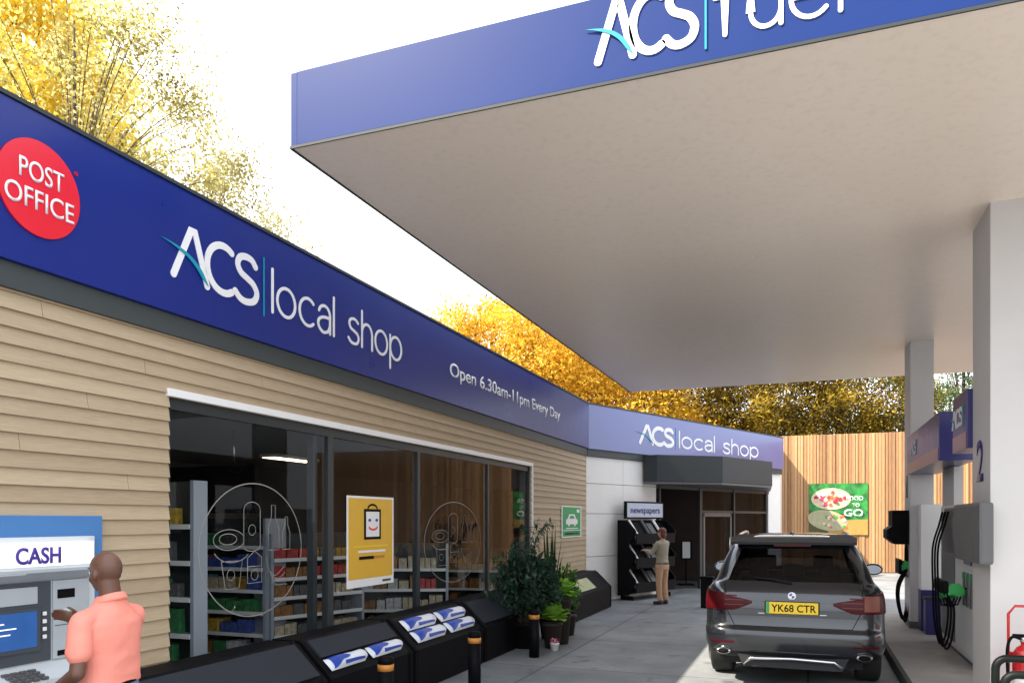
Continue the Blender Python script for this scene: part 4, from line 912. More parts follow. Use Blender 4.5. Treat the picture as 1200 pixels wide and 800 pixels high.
poly([(.3,0),(1,0),(1,.30),(.55,.28),(.3,.18)], .001, pmat('table_tan', (.38,.22,.05,1), .6, var=.3), 'table_area')
poly([(0,.0),(.34,.0),(.3,.2),(0,.5)], .0012, pmat('olive_shade', (.06,.06,.02,1), .6, var=.3), 'shade_area')
wrapm = pmat('wrap_bread', (.62,.50,.33,1), .7, var=.25, vscale=6)
poly([(.38+.34*c_, .70+.21*s_) for c_, s_ in [(math.cos(2*PI*k/24), math.sin(2*PI*k/24)) for k in range(24)]], .006, wrapm, 'wrap')
poly([(.34+.34*c_-.02, .28+.20*s_-.05*c_) for c_, s_ in [(math.cos(2*PI*k/24), math.sin(2*PI*k/24)) for k in range(24)]], .006, pmat('wrap_shadow', (.34,.33,.2,1), .7, var=.3, vscale=6), 'wrap')
fm = [pmat('fill%d'%i, c, .6, var=.4, vscale=12) for i, c in enumerate([(.45,.03,.10,1),(.6,.12,.03,1),(.06,.25,.03,1),(.6,.45,.4,1),(.35,.02,.05,1)])]
for i in range(44):
    a_ = random.uniform(0,2*PI); r_ = math.sqrt(random.random()); cx, cz_ = .38+.27*r_*math.cos(a_), .70+.135*r_*math.sin(a_); s_ = random.uniform(.02,.045)
    q = 0 if cx < .3 else (1 if cx < .5 else 2); q = random.choice([q,q,3,4])
    poly([(cx+s_*math.cos(2*PI*k/7)*random.uniform(.7,1.2), cz_+s_*math.sin(2*PI*k/7)) for k in range(7)], .012+i*.0006, fm[q], 'filling')
for i in range(16):
    cx, cz_ = random.uniform(.22,.68), random.uniform(.14,.38); s_ = random.uniform(.02,.04); poly([(cx+s_*math.cos(2*PI*k/7), cz_+s_*math.sin(2*PI*k/7)) for k in range(7)], .012+i*.0006, fm[random.choice([1,2,3])], 'filling')
text('FOOD', (X0+W_*.64, yp-.045, zb+Hh*.67), (1,0,0), (0,0,1), .16, W_*.28, M['white'], fp, bold=.01)
text('TO', (X0+W_*.74, yp-.045, zb+Hh*.54), (1,0,0), (0,0,1), .14, W_*.12, M['white'], fp, bold=.005)
text('GO', (X0+W_*.60, yp-.045, zb+Hh*.36), (1,0,0), (0,0,1), .26, W_*.32, M['white'], fp, bold=.015)
# ---- trees
def tree(loc, h, cw, ch, n, lm, ls, label, name='autumn_tree', clumps=60, trunk_r=.22, sparse=.5, seed=1, base=None, group='trees around the station'):
    rnd = random.Random(seed); t = thing(name, loc, label, 'tree', group)
    zc = h-ch; tr = MB(); tr.tube([(0,0,0),(.08,.05,h*.3),(-.05,.1,h*.55),(.05,0,h*.9)], [trunk_r,trunk_r*.8,trunk_r*.55,trunk_r*.12], 9); tr.build('trunk', M['bark'], t)
    lf = MB(); lm_b = MB(); vs = []; fs = []
    for c in range(clumps):
        while 1:
            d = Vector((rnd.uniform(-1,1), rnd.uniform(-1,1), rnd.uniform(-1,1)))
            if .25 < d.length < 1: break
        c0 = Vector((d.x*cw, d.y*cw, zc+d.z*ch)); cr = rnd.uniform(.5,1.2)*cw*.30
        st = Vector((0,0,max(h*.25, zc-ch*.5+d.z*ch*.3))); mid = st.lerp(c0,.5)+Vector((0,0,.15*cw)); lm_b.tube(spline([tuple(st),tuple(mid),tuple(c0)],4), [trunk_r*.11*(1-i/9)+.005 for i in range(9)], 5)
        for i in range(n//clumps):
            q = c0+Vector((rnd.gauss(0,.5),rnd.gauss(0,.5),rnd.gauss(0,.42)))*cr
            u_ = Vector((rnd.uniform(-1,1),rnd.uniform(-1,1),rnd.uniform(-1,1))).normalized(); s_ = u_.orthogonal().normalized()*ls*rnd.uniform(.3,.55); L_ = u_*ls*rnd.uniform(.5,1.0); k = len(vs)
            vs += [q-L_*.5, q+s_*.5, q+L_*.5, q-s_*.5]; fs.append((k,k+1,k+2,k+3))
    lf.v = vs; lf.f = fs; lf.sm = [False]*len(fs); lm_b.build('limbs', M['hazed_bark'], t); lf.build('crown', M[lm], t); return t
def gp(u, D): p_ = at_d(u,609,D); return (p_.x, p_.y, 0)
tree(gp(85,17), 14.2, 3.3, 4.4, 26000, 'leafolive', .125, 'sparse olive-gold tree behind the shop, its crown above the fascia at upper left', clumps=95, seed=3, trunk_r=.16)
tree(gp(235,19), 10.9, 2.3, 2.3, 11000, 'leafolive', .125, 'small thin olive tree behind the shop, right of the larger one', clumps=40, seed=5, trunk_r=.10)
tree(gp(20,20), 15.6, 2.5, 3.0, 40000, 'leafyellow', .24, 'dense bright yellow tree at the upper left edge', clumps=110, seed=8)
specs = [(575,38,13.2,4.2,5.6,'leafgold','glowing gold tree leftmost in the gap between shop and canopy'),(660,36,12.5,4.5,5.2,'leafgold','gold tree behind the bend of the shop fascia'),(745,38,13.0,4.6,5.6,'leafgold','gold tree at the far corner of the canopy'),
 (830,41,12.5,4.8,5.8,'leafbrown','brown and gold tree above the right end of the wing fascia'),(905,40,12.5,4.6,5.8,'leafbrown','brown and gold tree above the left end of the timber screen'),(985,42,12.5,4.6,5.6,'leafbrown','brown and gold tree above the food poster'),
 (1060,46,13,3.6,5.6,'leafpale','pale green tree half hidden by column 1'),(1130,40,13,3.4,5.2,'leafpale','pale green tree seen between the two columns')]
for i, (u, D, h, cw, ch, lm, lab) in enumerate(specs):
    tree(gp(u,D), h, cw, ch, 36000 if 'pale' not in lm else 12000, lm, .23, lab, clumps=120 if 'pale' not in lm else 60, seed=20+i)
# across the road, seen reflected in the glass
hb = thing('brick_house', (30,12,0), 'brick house across the road, seen reflected in the shop glass', 'house')
MB().box(27,4,0,36,20,5.4).build('wall', M['brick'], hb, world=True); MB().prism([(26.6,3.8,5.4),(36.4,3.8,5.4),(31.5,3.8,9)], (0,16.4,0)).build('roof', M['tile'], hb, world=True)
for y in (6,10,14,18):
    for z in (1,3.4): w_ = MB().box(26.95,y-.6,z,27.0,y+.6,z+1.3).build('window', M['white'], hb, world=True); MB().box(26.93,y-.52,z+.08,26.949,y+.52,z+1.22).build('pane', M['black'], w_, world=True)
tree((25,26,0), 10, 4, 4.4, 9000, 'leafbrown', .3, 'brown tree across the road, seen reflected in the glass', clumps=60, seed=50)
tree((24,-2,0), 10, 4, 4.4, 9000, 'leafbrown', .3, 'brown tree across the road beside the brick house', clumps=60, seed=51)
#CAR#
# ------------------------------------------------------------------ CAR (local: x right, y forward, rear at y=0)
LV = [(.33,.895,.13,4.70),(.38,.93,.07,4.78),(.47,.962,.015,4.86),(.58,.97,.0,4.88),(.655,.968,.012,4.86),(.70,.966,.055,4.83),(.80,.966,.07,4.78),(.92,.966,.075,4.74),(1.02,.958,.09,4.60),(1.10,.94,.12,4.2),(1.155,.905,.16,3.75),
      (1.20,.865,.20,3.45),(1.33,.82,.275,3.15),(1.46,.765,.355,2.85),(1.565,.715,.43,2.6),(1.62,.68,.47,2.45),(1.68,.62,.54,2.25),(1.72,.50,.72,2.0),(1.742,.28,.95,1.75)]
LS = spline(LV, 3)
def lev(z):
    for i in range(len(LS)-1):
        if LS[i][0] <= z <= LS[i+1][0]:
            t = (z-LS[i][0])/max(1e-9, LS[i+1][0]-LS[i][0]); return tuple(LS[i][k]*(1-t)+LS[i+1][k]*t for k in range(4))
    return LS[-1] if z > LS[-1][0] else LS[0]
NR, NC, NS, NF, NT = 10, 8, 44, 6, 6
def rpt(l, part, t, sgn=1):
    z, w, yr, yf = l; rc = min(.26, w*.4); fc = min(.6, w*.6); cr = .05
    if part == 'r': x = (w-rc)*t; y = yr+cr*(x/w)**2
    elif part == 'c': a = PI/2*t; x = w-rc+rc*math.sin(a); y = yr+cr*((w-rc)/w)**2+rc*1.15*(1-math.cos(a))
    elif part == 's':
        ys = yr+cr*((w-rc)/w)**2+rc*1.15; ye = yf-fc; y = ys+(ye-ys)*t; x = w
    elif part == 'f': a = PI/2*t; x = w-fc+fc*math.cos(a); y = yf-fc+fc*math.sin(a)
    else: x = (w-fc)*(1-t); y = yf+.05*(1-(x/w)**2)
    return Vector((sgn*x, y, z))
SEQ = [('r', i/NR) for i in range(NR)]+[('c', i/NC) for i in range(NC)]+[('s', i/NS) for i in range(NS)]+[('f', i/NF) for i in range(NF)]+[('t', i/NT) for i in range(NT+1)]
ring_len = 2*(len(SEQ)-1)
def ring(l):
    right = [rpt(l, a, t) for a, t in SEQ]; left = [rpt(l, a, t, -1) for a, t in SEQ][1:-1]
    return right+list(reversed(left))
vs = []; fs = []; ids = []
for l in LS: vs += ring(l)
n = ring_len
def face_id(i, j):
    z = (LS[i][0]+LS[i+1][0])/2; q = j if j < len(SEQ)-1 else n-1-j; part, t = SEQ[q]
    y = sum((vs[i*n+j].y, vs[i*n+(j+1)%n].y))/2
    if z < .40: return 5
    if 1.20 < z < 1.565:
        if part == 'r' or (part == 'c' and t < .2): return 1
        if part == 'c': return 0
        if part == 't' or (part == 'f' and t > .45): return 2
        if part in 's':
            for a, b in ((.95,1.55),(1.64,2.42),(2.50,3.2)):
                if a < y < b: return 3
        return 4
    return 0
for i in range(len(LS)-1):
    for j in range(n): fs.append((i*n+j, i*n+(j+1)%n, (i+1)*n+(j+1)%n, (i+1)*n+j)); ids.append(face_id(i, j))
fs.append(tuple(reversed(range(n)))); ids.append(5); k = (len(LS)-1)*n; fs.append(tuple(range(k, k+n))); ids.append(0)
me = bpy.data.meshes.new('carshell'); me.from_pydata(vs, [], fs)
for _ in range(6): me.materials.append(M['plastic'])
me.polygons.foreach_set('material_index', ids); me.update()
ob = bpy.data.objects.new('carshell', me); COL.objects.link(ob)
cm = MB()
for y in (1.0, 3.93):
    for s in (-1, 1):
        c = MB(); c.lathe([(.425,-.16),(.425,.30)], (s*.86,y,.37), 40, 'x', False); cm.v += []; 
        nn_ = len(cm.v); cm.v += c.v; cm.f += [[q+nn_ for q in f] for f in c.f]; cm.sm += c.sm
cut = cm.build('cutter', M['plastic'])
cbm = bmesh.new(); cbm.from_mesh(cut.data); bmesh.ops.recalc_face_normals(cbm, faces=cbm.faces[:]); cbm.to_mesh(cut.data); cbm.free()
for _ in range(5): cut.data.materials.append(M['plastic'])
for p_ in cut.data.polygons: p_.material_index = 5
md = ob.modifiers.new('b', 'BOOLEAN'); md.operation = 'DIFFERENCE'; md.object = cut; md.solver = 'EXACT'
dg = bpy.context.evaluated_depsgraph_get(); dg.update(); res = bpy.data.meshes.new_from_object(ob.evaluated_get(dg))
bpy.data.objects.remove(ob); bpy.data.objects.remove(cut)
car = thing('parked_car', (-.17, 9.18, 0), 'dark grey estate SUV parked by the pump island, seen from behind', 'car')
def split(idx, name, mat, cond=None):
    mp_ = {}; v2 = []; f2 = []
    for p_ in res.polygons:
        if p_.material_index not in idx: continue
        if cond and not cond(p_.center): continue
        f = []
        for q in p_.vertices:
            if q not in mp_: mp_[q] = len(v2); v2.append(res.vertices[q].co.copy())
            f.append(mp_[q])
        f2.append(f)
    o = MB().add(v2, f2, True).build(name, mat, car); o.data.set_sharp_from_angle(angle=R(38)); return o
body = split([0], 'body', M['carpaint'])
split([5], 'lower_cladding', M['plastic']); [split([4], 'window_pillars', M['plastic'], lambda c, s=s: c.x*s > 0) for s in (-1,1)]
split([1], 'rear_window', M['cardglass']); split([2], 'windscreen', M['cardglass'])
for s in (-1, 1):
    for a, b in ((.9,1.6),(1.6,2.46),(2.46,3.3)): split([3], 'side_window', M['cardglass'], lambda c: c.x*s > 0 and a < c.y < b)
def surf(x, z, off=0.0):                # rear surface: |x| up to corner and round it; x beyond w-rc maps onto the arc
    l = lev(z); w = l[1]; rc = min(.26, w*.4); s = 1 if x >= 0 else -1; ax = abs(x)
    if ax <= w-rc: p_ = rpt(l, 'r', ax/(w-rc), s); nn = Vector((0,-1,0))
    else:
        t = (ax-(w-rc))/(rc*1.5)
        if t <= 1: p_ = rpt(l, 'c', t, s); nn = Vector((s*math.sin(PI/2*t), -math.cos(PI/2*t), 0))
        else:
            p_ = rpt(l, 'c', 1, s)+Vector((0,(t-1)*rc*1.5,0)); nn = Vector((s,0,0))
    return p_+nn*off
def patch(x0, x1, zlo, zhi, name, mat, parent=car, off=.012, nx=14, nz=6, crown=0):
    vs = []; fs = []
    for side in (0,1):
        for i in range(nx+1):
            for j in range(nz+1):
                x = x0+(x1-x0)*i/nx; a, b = zlo(i/nx), zhi(i/nx); z = a+(b-a)*j/nz
                e = 1 if 0 < i < nx and 0 < j < nz else 0
                vs.append(surf(x, z, (off+crown*e) if side else -.006))
    k = (nx+1)*(nz+1)
    for i in range(nx):
        for j in range(nz):
            q = k+i*(nz+1)+j; fs.append((q, q+nz+1, q+nz+2, q+1))
    rim = [i*(nz+1) for i in range(nx+1)]+[nx*(nz+1)+j for j in range(1,nz+1)]+[i*(nz+1)+nz for i in range(nx-1,-1,-1)]+[j for j in range(nz-1,0,-1)]
    for a in range(len(rim)): p0, p1 = rim[a], rim[(a+1)%len(rim)]; fs.append((p0, p1, p1+k, p0+k))
    mb = MB().add(vs, fs, True); o = mb.build(name, mat, parent)
    bm = bmesh.new(); bm.from_mesh(o.data); bmesh.ops.recalc_face_normals(bm, faces=bm.faces[:]); bm.to_mesh(o.data); bm.free(); o.data.set_sharp_from_angle(angle=R(40)); return o
cst = lambda v: (lambda t: v)
for s in (-1, 1):
    lo = lambda t: .955-.085*min(1,t*3.2) ; hi = lambda t: .985+.055*min(1,t*2)+.07*max(0,(t-.35)/.65)
    lp = patch(s*.43, s*1.06, lo, hi, 'tail_lamp', M['lamp_red'], crown=.006)
    patch(s*.74, s*.90, lambda t: .90, lambda t: 1.065, 'clear_lens', M['lamp_clear'] if s > 0 else M['lamp_red'], lp, off=.0205, nx=5)
    for zz in (.93,.985,1.035): patch(s*(.52 if zz < 1 else .60), s*.73, cst(zz), cst(zz+.008), 'lamp_strip', pmat('strip_red',(.14,.006,.008,1),.4), lp, off=.0205, nz=2)
    patch(s*.62, s*.90, cst(.50), cst(.525), 'reflector', M['lamp_red'], off=.005, nz=2)
    o = MB().lathe([(.0,0),(.058,0),(.062,.02),(.062,.2),(.0,.2)], (0,0,0), 24, 'y').build('exhaust_tip', M['chrome'], car)
    o.location = (s*.74, .03, .405); o.scale = (1.35,1,.62)
    o = MB().lathe([(.0,-.002),(.046,-.002),(.046,.0),(.0,.0)], (0,0,0), 24, 'y').build('exhaust_hole', M['blackm'], car); o.location = (s*.74,.028,.405); o.scale = (1.35,1,.62)
    # wheels
    for y in (1.0, 3.93):
        wh = MB(); wh.lathe([(.22,-.12),(.33,-.135),(.365,-.12),(.375,-.09),(.377,0),(.375,.09),(.365,.12),(.33,.135),(.22,.12)], (s*.825,y,.377), 40, 'x'); wo_ = wh.build('wheel', M['tyre'], car)
        rm = MB(); x = s*.825+s*.115
        rm.lathe([(.0,-.01),(.245,-.01),(.25,.0),(.25,.012),(.0,.012)], (x-s*.1,y,.377), 36, 'x')
        for k in range(10):
            a = 2*PI*k/10; rm.obox(Vector((x, y+.04*math.cos(a)-.018*math.sin(a), .377+.04*math.sin(a)+.018*math.cos(a))), (s*.015,0,0), Vector((0,math.cos(a),math.sin(a)))*.2, Vector((0,math.sin(a),-math.cos(a)))*.036)
        rm.lathe([(.235,-.05),(.25,-.05),(.25,.02),(.24,.025),(.235,.02)], (x,y,.377), 36, 'x'); rm.lathe([(.0,0),(.05,0),(.05,.02),(0,.02)], (x,y,.377), 20, 'x'); rm.build('rim', M['chrome'], wo_)
    # mirror, rail, handles
    mb = MB().ball((s*1.03, 3.02, 1.20), .135, .075, .085, 20); mr_ = mb.build('door_mirror', M['carpaint'], car)
    MB().prism([(s*1.03+.108*math.cos(2*PI*k/24), 2.962, 1.20+.062*math.sin(2*PI*k/24)) for k in range(24)], (0,-.02,0)).build('mirror_glass', pmat('mirror_silver', (.22,.24,.27,1), .06, metal=1), mr_)
    MB().cap((s*.88,3.06,1.13), .028, (s*.97,3.04,1.16), .024).build('mirror_arm', M['plastic'], mr_)
    MB().tube(spline([(s*.645,.72,1.66),(s*.625,.90,1.715),(s*.60,1.4,1.745),(s*.60,1.9,1.73),(s*.64,2.3,1.66)],6), .018, 8).build('roof_rail', M['chrome'], car)
    for y in (1.95, 2.95): MB().box(s*.955-.012 if s > 0 else s*.955-.03, y-.11, .93, s*.955+.03 if s > 0 else s*.955+.012, y+.11, .965, .01).build('door_handle', M['carpaint'], car)
    # front lamps
    MB().prism([(s*.5,4.62,.72),(s*.9,4.35,.74),(s*.9,4.3,.86),(s*.5,4.58,.84)], (0,.16,0)).build('headlight', M['lamp_clear'], car)
# tailgate seams
def seam(pts, name='shut_line', r=.004): MB().tube([surf(x, z, .001) for x, z in pts], r, 6).build(name, M['blackm'], body)
seam([(-.62+1.24*i/20, .700-.0*i) for i in range(21)]); 
for s in (-1,1): seam([(s*(.62+.10*i/10), .70+.20*i/10) for i in range(11)]); seam([(s*(.72+.02*i/8), 1.06+.12*i/8) for i in range(9)])
patch(-.60,.60,cst(.985),cst(1.0),'tailgate_crease',M['carpaint'],body,off=.012,nx=16,nz=2)
patch(-.36,.36,cst(.845),cst(.852),'plate_recess_edge',M['chrome'],body,off=.008,nx=16,nz=2)
# number plate
pl_ = MB().box(-.275, .038, .852, .275, .052, .982, .004).build('number_plate', M['plate'], car); pl_['label'] = 'yellow number plate reading YK68 CTR'
MB().box(-.29, .0525, .845, .29, .075, .99).build('plate_holder', M['plastic'], pl_)
MB().box(-.272, .0365, .856, -.238, .0378, .978).build('plate_band', M['green'], pl_)
text('YK68 CTR', (.018,.0376,.877), (1,0,0), (0,0,1), .082, .47, M['black'], pl_, align='CENTER', bold=.014, ext=.001)
bd = MB().prism([(.043*math.cos(2*PI*k/28), surf(0,1.06).y-.006, 1.05+.043*math.sin(2*PI*k/28)) for k in range(28)], (0,-.008,0)).build('round_badge', M['chrome'], car)
yb_ = surf(0,1.06).y-.015
for k in range(4): MB().prism([(0,yb_,1.05)]+[(.03*math.cos(R(90*k+a)), yb_, 1.05+.03*math.sin(R(90*k+a))) for a in range(0,91,15)], (0,-.002,0)).build('badge_quarter', M['bag_blue'] if k % 2 else M['white'], bd)
text('X5', (.48, surf(.5,1.02).y-.012, 1.025), (1,0,0), (0,0,1), .045, .12, M['chrome'], car, bold=.02, ext=.004)
# spoiler, brake lamp, wiper
MB().prism([(-.68,.30,1.618),(.68,.30,1.618),(.70,.62,1.665),(.62,.80,1.70),(-.62,.80,1.70),(-.70,.62,1.665)], (0,0,.028)).build('roof_spoiler', M['plastic'], car)
MB().box(-.2,.30,1.598,.2,.34,1.6175).build('brake_lamp', M['lamp_red'], car)
MB().tube([surf(.0,1.19,.02), surf(-.22,1.225,.022), surf(-.42,1.24,.02)], .009, 8).build('rear_wiper', M['plastic'], car)
MB().prism([(-.006,.78,1.70),(.006,.78,1.70),(.006,1.0,1.73),(-.006,1.0,1.73)], (0,0,.05)).build('aerial_fin', M['carpaint'], car)
MB().cap((-.02,.86,1.73), .022, (.0,.98,1.72), .02).build('aerial_base', M['carpaint'], car)
# rear valance and silver skid trim
MB().prism([(-.60,.10,.40),(-.52,.06,.24),(.52,.06,.24),(.60,.10,.40)], (0,.35,0)).build('rear_valance', M['plastic'], car)
MB().tube([(-.52,.045,.27),(-.44,.035,.34),(0,.025,.355),(.44,.035,.34),(.52,.045,.27)], .019, 8, flat=None).build('skid_trim', M['chrome'], car)
MB().box(-.75,.5,.2,.75,4.3,.30).build('underbody', M['plastic'], car)
# cabin
for x in (-.36,.36):
    fs_ = MB().box(x-.24,2.05,.6,x+.24,2.25,1.22,.06).build('front_seat', M['seat'], car); MB().box(x-.12,2.12,1.24,x+.12,2.2,1.42,.03).build('headrest', M['seat'], fs_)
rs_ = MB().box(-.66,1.15,.6,.66,1.35,1.2,.06).build('rear_seat', M['seat'], car)
for x in (-.42,.0,.42): MB().box(x-.12,1.2,1.18,x+.12,1.28,1.34,.03).build('headrest', M['seat'], rs_)
MB().box(-.8,2.95,.7,.8,3.4,1.12,.05).build('dashboard', M['seat'], car)
#PEOPLE#
# ------------------------------------------------------------------ PEOPLE
def solid(mb, name, mat, parent, voxel, smooth=4, wr=0):
    me = bpy.data.meshes.new(name); me.from_pydata([tuple(q) for q in mb.v], [], mb.f); me.update()
    bm = bmesh.new(); bm.from_mesh(me); bmesh.ops.recalc_face_normals(bm, faces=bm.faces[:]); bm.to_mesh(me); bm.free()
    o = bpy.data.objects.new(name, me); COL.objects.link(o)
    r = o.modifiers.new('r', 'REMESH'); r.mode = 'VOXEL'; r.voxel_size = voxel; r.use_smooth_shade = True
    s = o.modifiers.new('s', 'SMOOTH'); s.factor = .5; s.iterations = smooth
    q = from_obj(o, name, mat, parent)
    if wr:
        nv = [v.normal.copy() for v in q.data.vertices]
        for v, n_ in zip(q.data.vertices, nv):
            c = v.co; a = noise.noise(Vector((c.x*5+c.z*4, c.y*5-c.z*3, c.z*9))); b = noise.noise(Vector((c.x*11, c.y*11+c.z*9, c.z*16+4)))
            v.co = c+n_*wr*((1-abs(a)*2.2)*.7+b*.5)
        q.data.update()
    return q
def limb(mb, pts, rs, seg=14):
    for i in range(len(pts)-1): mb.cap(pts[i], rs[i], pts[i+1], rs[i+1], seg)
def loft(mb, rings, seg=28):            # rings (f, l, z, rf, rl)
    vs = []; fs = []
    for f, l, z, rf, rl in rings:
        for j in range(seg):
            a = 2*PI*j/seg; c, s = math.cos(a), math.sin(a); e = .85
            vs.append(Vector((f+rf*math.copysign(abs(c)**e, c), l+rl*math.copysign(abs(s)**e, s), z)))
    for i in range(len(rings)-1):
        for j in range(seg): a = i*seg+j; b = i*seg+(j+1)%seg; fs.append((a,b,b+seg,a+seg))
    fs.append(tuple(reversed(range(seg)))); k = (len(rings)-1)*seg; fs.append(tuple(range(k,k+seg))); mb.add(vs, fs)
def hand(mb, w, d, side, up, s=1, curl=.5):
    """w wrist, d pointing dir, side = towards thumb, up = back of the hand"""
    w = Vector(w); d = Vector(d).normalized(); side = (Vector(side)-d*Vector(side).dot(d)).normalized(); up = side.cross(d)*(1 if side.cross(d).dot(Vector(up)) > 0 else -1)
    m3 = Matrix((d, side, up)).transposed()
    mb.ball(w+d*.045*s, .052*s, .040*s, .016*s, 14, m3)
    for i, (o, L_) in enumerate(((.028,.072),(.010,.080),(-.009,.074),(-.027,.058))):
        p0 = w+(d*.080+side*o)*s; q = p0; a = 0
        for k, fr in enumerate((.45,.32,.23)):
            a += curl*(.5 if k == 0 else .8); dd = d*math.cos(a)-up*math.sin(a)+side*o*1.5; q2 = q+dd.normalized()*L_*fr*s; mb.cap(q, (.0090-.0008*k)*s, q2, (.0082-.0008*k)*s, 8); q = q2
    t0 = w+(d*.02+side*.03)*s; t1 = t0+(d*.025+side*.028-up*.008)*s; t2 = t1+(d*.032+side*.008-up*.006)*s
    mb.cap(t0, .012*s, t1, .0105*s, 8); mb.cap(t1, .0105*s, t2, .0085*s, 8)
def person(loc, rz, s, label, skin, top, bottom, hairm, arms, headyaw, headpitch, female=False, voxel=.008, long_sleeve=False):
    root = thing('person', loc, label, 'person', None, rz)
    def S(v): return Vector(v)*s
    b = MB(); hy = Matrix.Rotation(headyaw, 3, 'Z') @ Matrix.Rotation(headpitch, 3, 'Y'); hc = Vector((.015,0,1.635))
    def hp(v): return (hc+hy @ Vector(v))*s
    sh = .165 if female else .188
    # head
    b.ball(hp((-.008,0,.025)), .098*s, .076*s, .092*s, 20, hy); b.ball(hp((.012,0,-.03)), .078*s, .064*s, .088*s, 20, hy); b.ball(hp((.048,0,-.082)), .030*s, .032*s, .026*s, 12, hy)
    b.cap(hp((.083,0,.012)), .010*s, hp((.104,0,-.024)), .013*s, 8); b.ball(hp((.082,0,-.058)), .014*s, .024*s, .011*s, 10, hy)
    b.ball(hp((.078,0,.028)), .016*s, .050*s, .010*s, 10, hy)
    for q in (-1,1): b.ball(hp((-.006,q*.079,-.012)), .021*s, .011*s, .032*s, 10, hy); b.ball(hp((.045,q*.045,-.03)), .028*s, .022*s, .026*s, 10, hy)
    b.cap(S((-.025,0,1.44)), .062*s if not female else .048*s, hp((-.02,0,-.05)), .056*s if not female else .045*s)
    hipw = .165 if not female else .165; wst = .15 if not female else .125
    loft(b, [tuple(k*s for k in r) for r in ((0,0,.84,.11,hipw),(0,0,.98,.105,wst+.01),(0,0,1.12,.10,wst),(0,0,1.28,.115,.16),(-.01,0,1.38,.09,.14 if not female else .13),(-.015,0,1.43,.055,.08))])
    for q in (-1,1):
        hx = q*.09; limb(b, [S((0,hx,.88)), S((.015,hx*1.05,.48)), S((-.02,hx*1.1,.09))], [.082*s,.055*s,.040*s]); b.cap(S((-.04,hx*1.1,.05)), .038*s, S((.12,hx*1.25,.035)), .030*s)
    for q, (el_, wr, hd, th, cu) in arms.items():
        shp = (-.01, q*sh, 1.405); limb(b, [S(Vector(shp)+Vector((0,-q*.012,-.04))), S(el_), S(wr)], [.042*s,.041*s,.027*s]); hand(b, S(wr), Vector(hd), Vector(th), Vector((0,0,1)), s*1.02, cu)
    body_ = solid(b, 'body', skin, root, voxel*.8, 3)
    # top
    c = MB()
    fem = ((0,0,.90,.125,.17),(0,0,1.0,.112,.145),(0,0,1.10,.108,.135),(.005,0,1.22,.125,.15),(.005,0,1.31,.13,.155),(-.005,0,1.39,.11,.16),(-.012,0,1.44,.08,.12),(-.02,0,1.475,.055,.06))
    mal = ((0,0,1.02,.136,.180),(0,0,1.10,.132,.177),(.0,0,1.20,.132,.180),(0,0,1.29,.136,.190),(-.005,0,1.36,.126,.185),(-.012,0,1.415,.100,.145),(-.018,0,1.46,.075,.092),(-.022,0,1.50,.062,.066))
    loft(c, [tuple(k*s for k in r) for r in (fem if female else mal)])
    for q, (el_, wr, hd, th, cu) in arms.items():
        shp = Vector((-.01, q*sh, 1.402)); c.cap(S((-.01,q*sh*.45,1.405)), .060*s, S(shp+Vector((0,0,-.02))), .058*s if not female else .054*s); e_ = Vector(el_)
        if long_sleeve: limb(c, [S(shp), S(e_), S(e_.lerp(Vector(wr),.92))], [.055*s,.048*s,.034*s])
        else: c.cap(S(shp+Vector((0,0,-.02))), .058*s, S(shp.lerp(e_, .64)), .064*s)
    shirt = solid(c, 'shirt' if not long_sleeve else 'sweater', top, root, voxel*.9, 3, .007)
    if not long_sleeve:
        cl_ = MB(); cl_.tube([S((-.022+.064*math.cos(a), .067*math.sin(a), 1.497-.022*math.cos(a))) for a in [2*PI*k/24 for k in range(25)]], .014*s, 8); cl_.tube([S((-.024+.070*math.cos(a), .074*math.sin(a), 1.478-.022*math.cos(a))) for a in [2*PI*k/24 for k in range(25)]], .015*s, 8); solid(cl_, 'collar', top, shirt, .005, 2)
    # trousers
    c = MB(); loft(c, [tuple(k*s for k in r) for r in ((0,0,.80,.115,.168),(0,0,.88,.125,.178),(0,0,.955 if female else 1.05,.120,.168 if not female else .15))])
    for q in (-1,1):
        hx = q*.092; limb(c, [S((0,hx,.84)), S((.015,hx*1.05,.48)), S((-.015,hx*1.1,.13))], [.093*s,.068*s,.060*s])
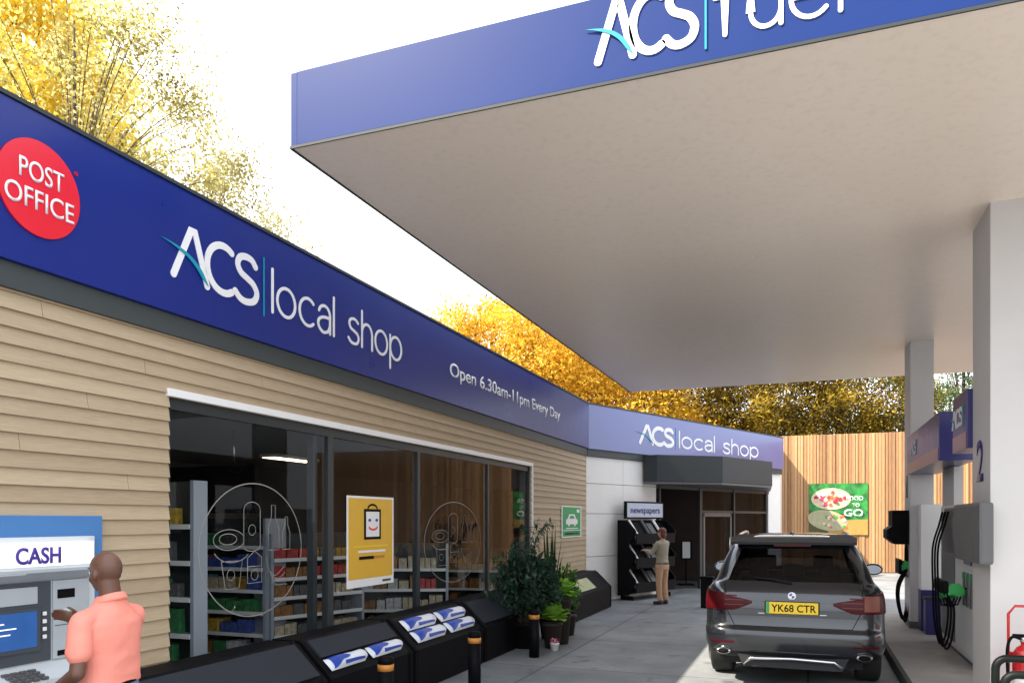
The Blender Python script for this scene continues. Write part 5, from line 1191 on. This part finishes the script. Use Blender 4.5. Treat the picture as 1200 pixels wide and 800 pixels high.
    solid(c, 'trousers', bottom, root, voxel, 3, .006)
    MB().tube([S((.126*math.cos(a), (.172 if not female else .158)*math.sin(a), .935 if female else 1.03)) for a in [2*PI*k/28 for k in range(29)]], .012*s, 8).build('belt', M['blackm'], root)
    for q in (-1,1):
        c = MB(); hx = q*.10; c.cap(S((-.045,hx,.045)), .042*s, S((.13,hx*1.2,.036)), .034*s); c.ball(S((-.03,hx,.08)), .045*s, .042*s, .045*s); solid(c, 'shoe', M['shoe'], root, .008, 2)
        e = MB(); e.ball(hp((.079,q*.030,.006)), .0105*s); e.build('eye', M['white'], body_)
    if hairm:
        c = MB(); c.ball(hp((-.018,0,.03)), .106*s, .088*s, .094*s, 20, hy); c.ball(hp((-.05,0,-.05)), .062*s, .082*s, .075*s, 16, hy); c.ball(hp((-.055,0,-.10)), .045*s, .06*s, .045*s, 14, hy); solid(c, 'hair', hairm, root, .007, 2)
    else:
        c = MB()   # very short stubble left as skin; brows only
        for q in (-1,1): c.cap(hp((.088,q*.016,.032)), .004*s, hp((.080,q*.045,.034)), .003*s, 6)
        c.build('brows', M['blackm'], body_)
    return root
# man at the cash machine
pm = at_d(126, 609, 4.3)
person((pm.x, pm.y, 0), R(184), .985, 'man in an orange polo shirt and jeans standing at the cash machine', M['skin'], M['polo'], M['jeans'], None,
       {1: ((-.05,.255,1.12), (.16,.22,1.00), (1,-.25,.05), (0,-1,.3), .5), -1: ((.12,-.24,1.18), (.30,-.10,1.34), (.8,.35,.35), (0,.3,1), .55)}, R(-8), R(6), voxel=.009)
pw = at_d(776, 609, 17.6)
wm = person((pw.x, pw.y, 0), R(150), .985, 'woman in a beige sweater and tan trousers reaching into the newspaper rack', M['pale_skin'], M['knit'], M['chino'], M['hair'],
       {1: ((.12,.22,1.17), (.36,.16,1.23), (1,-.1,.1), (0,-1,.3), .5), -1: ((.12,-.22,1.17), (.34,-.10,1.22), (1,.2,.1), (0,1,.3), .5)}, R(5), R(6), female=True, voxel=.010, long_sleeve=True)
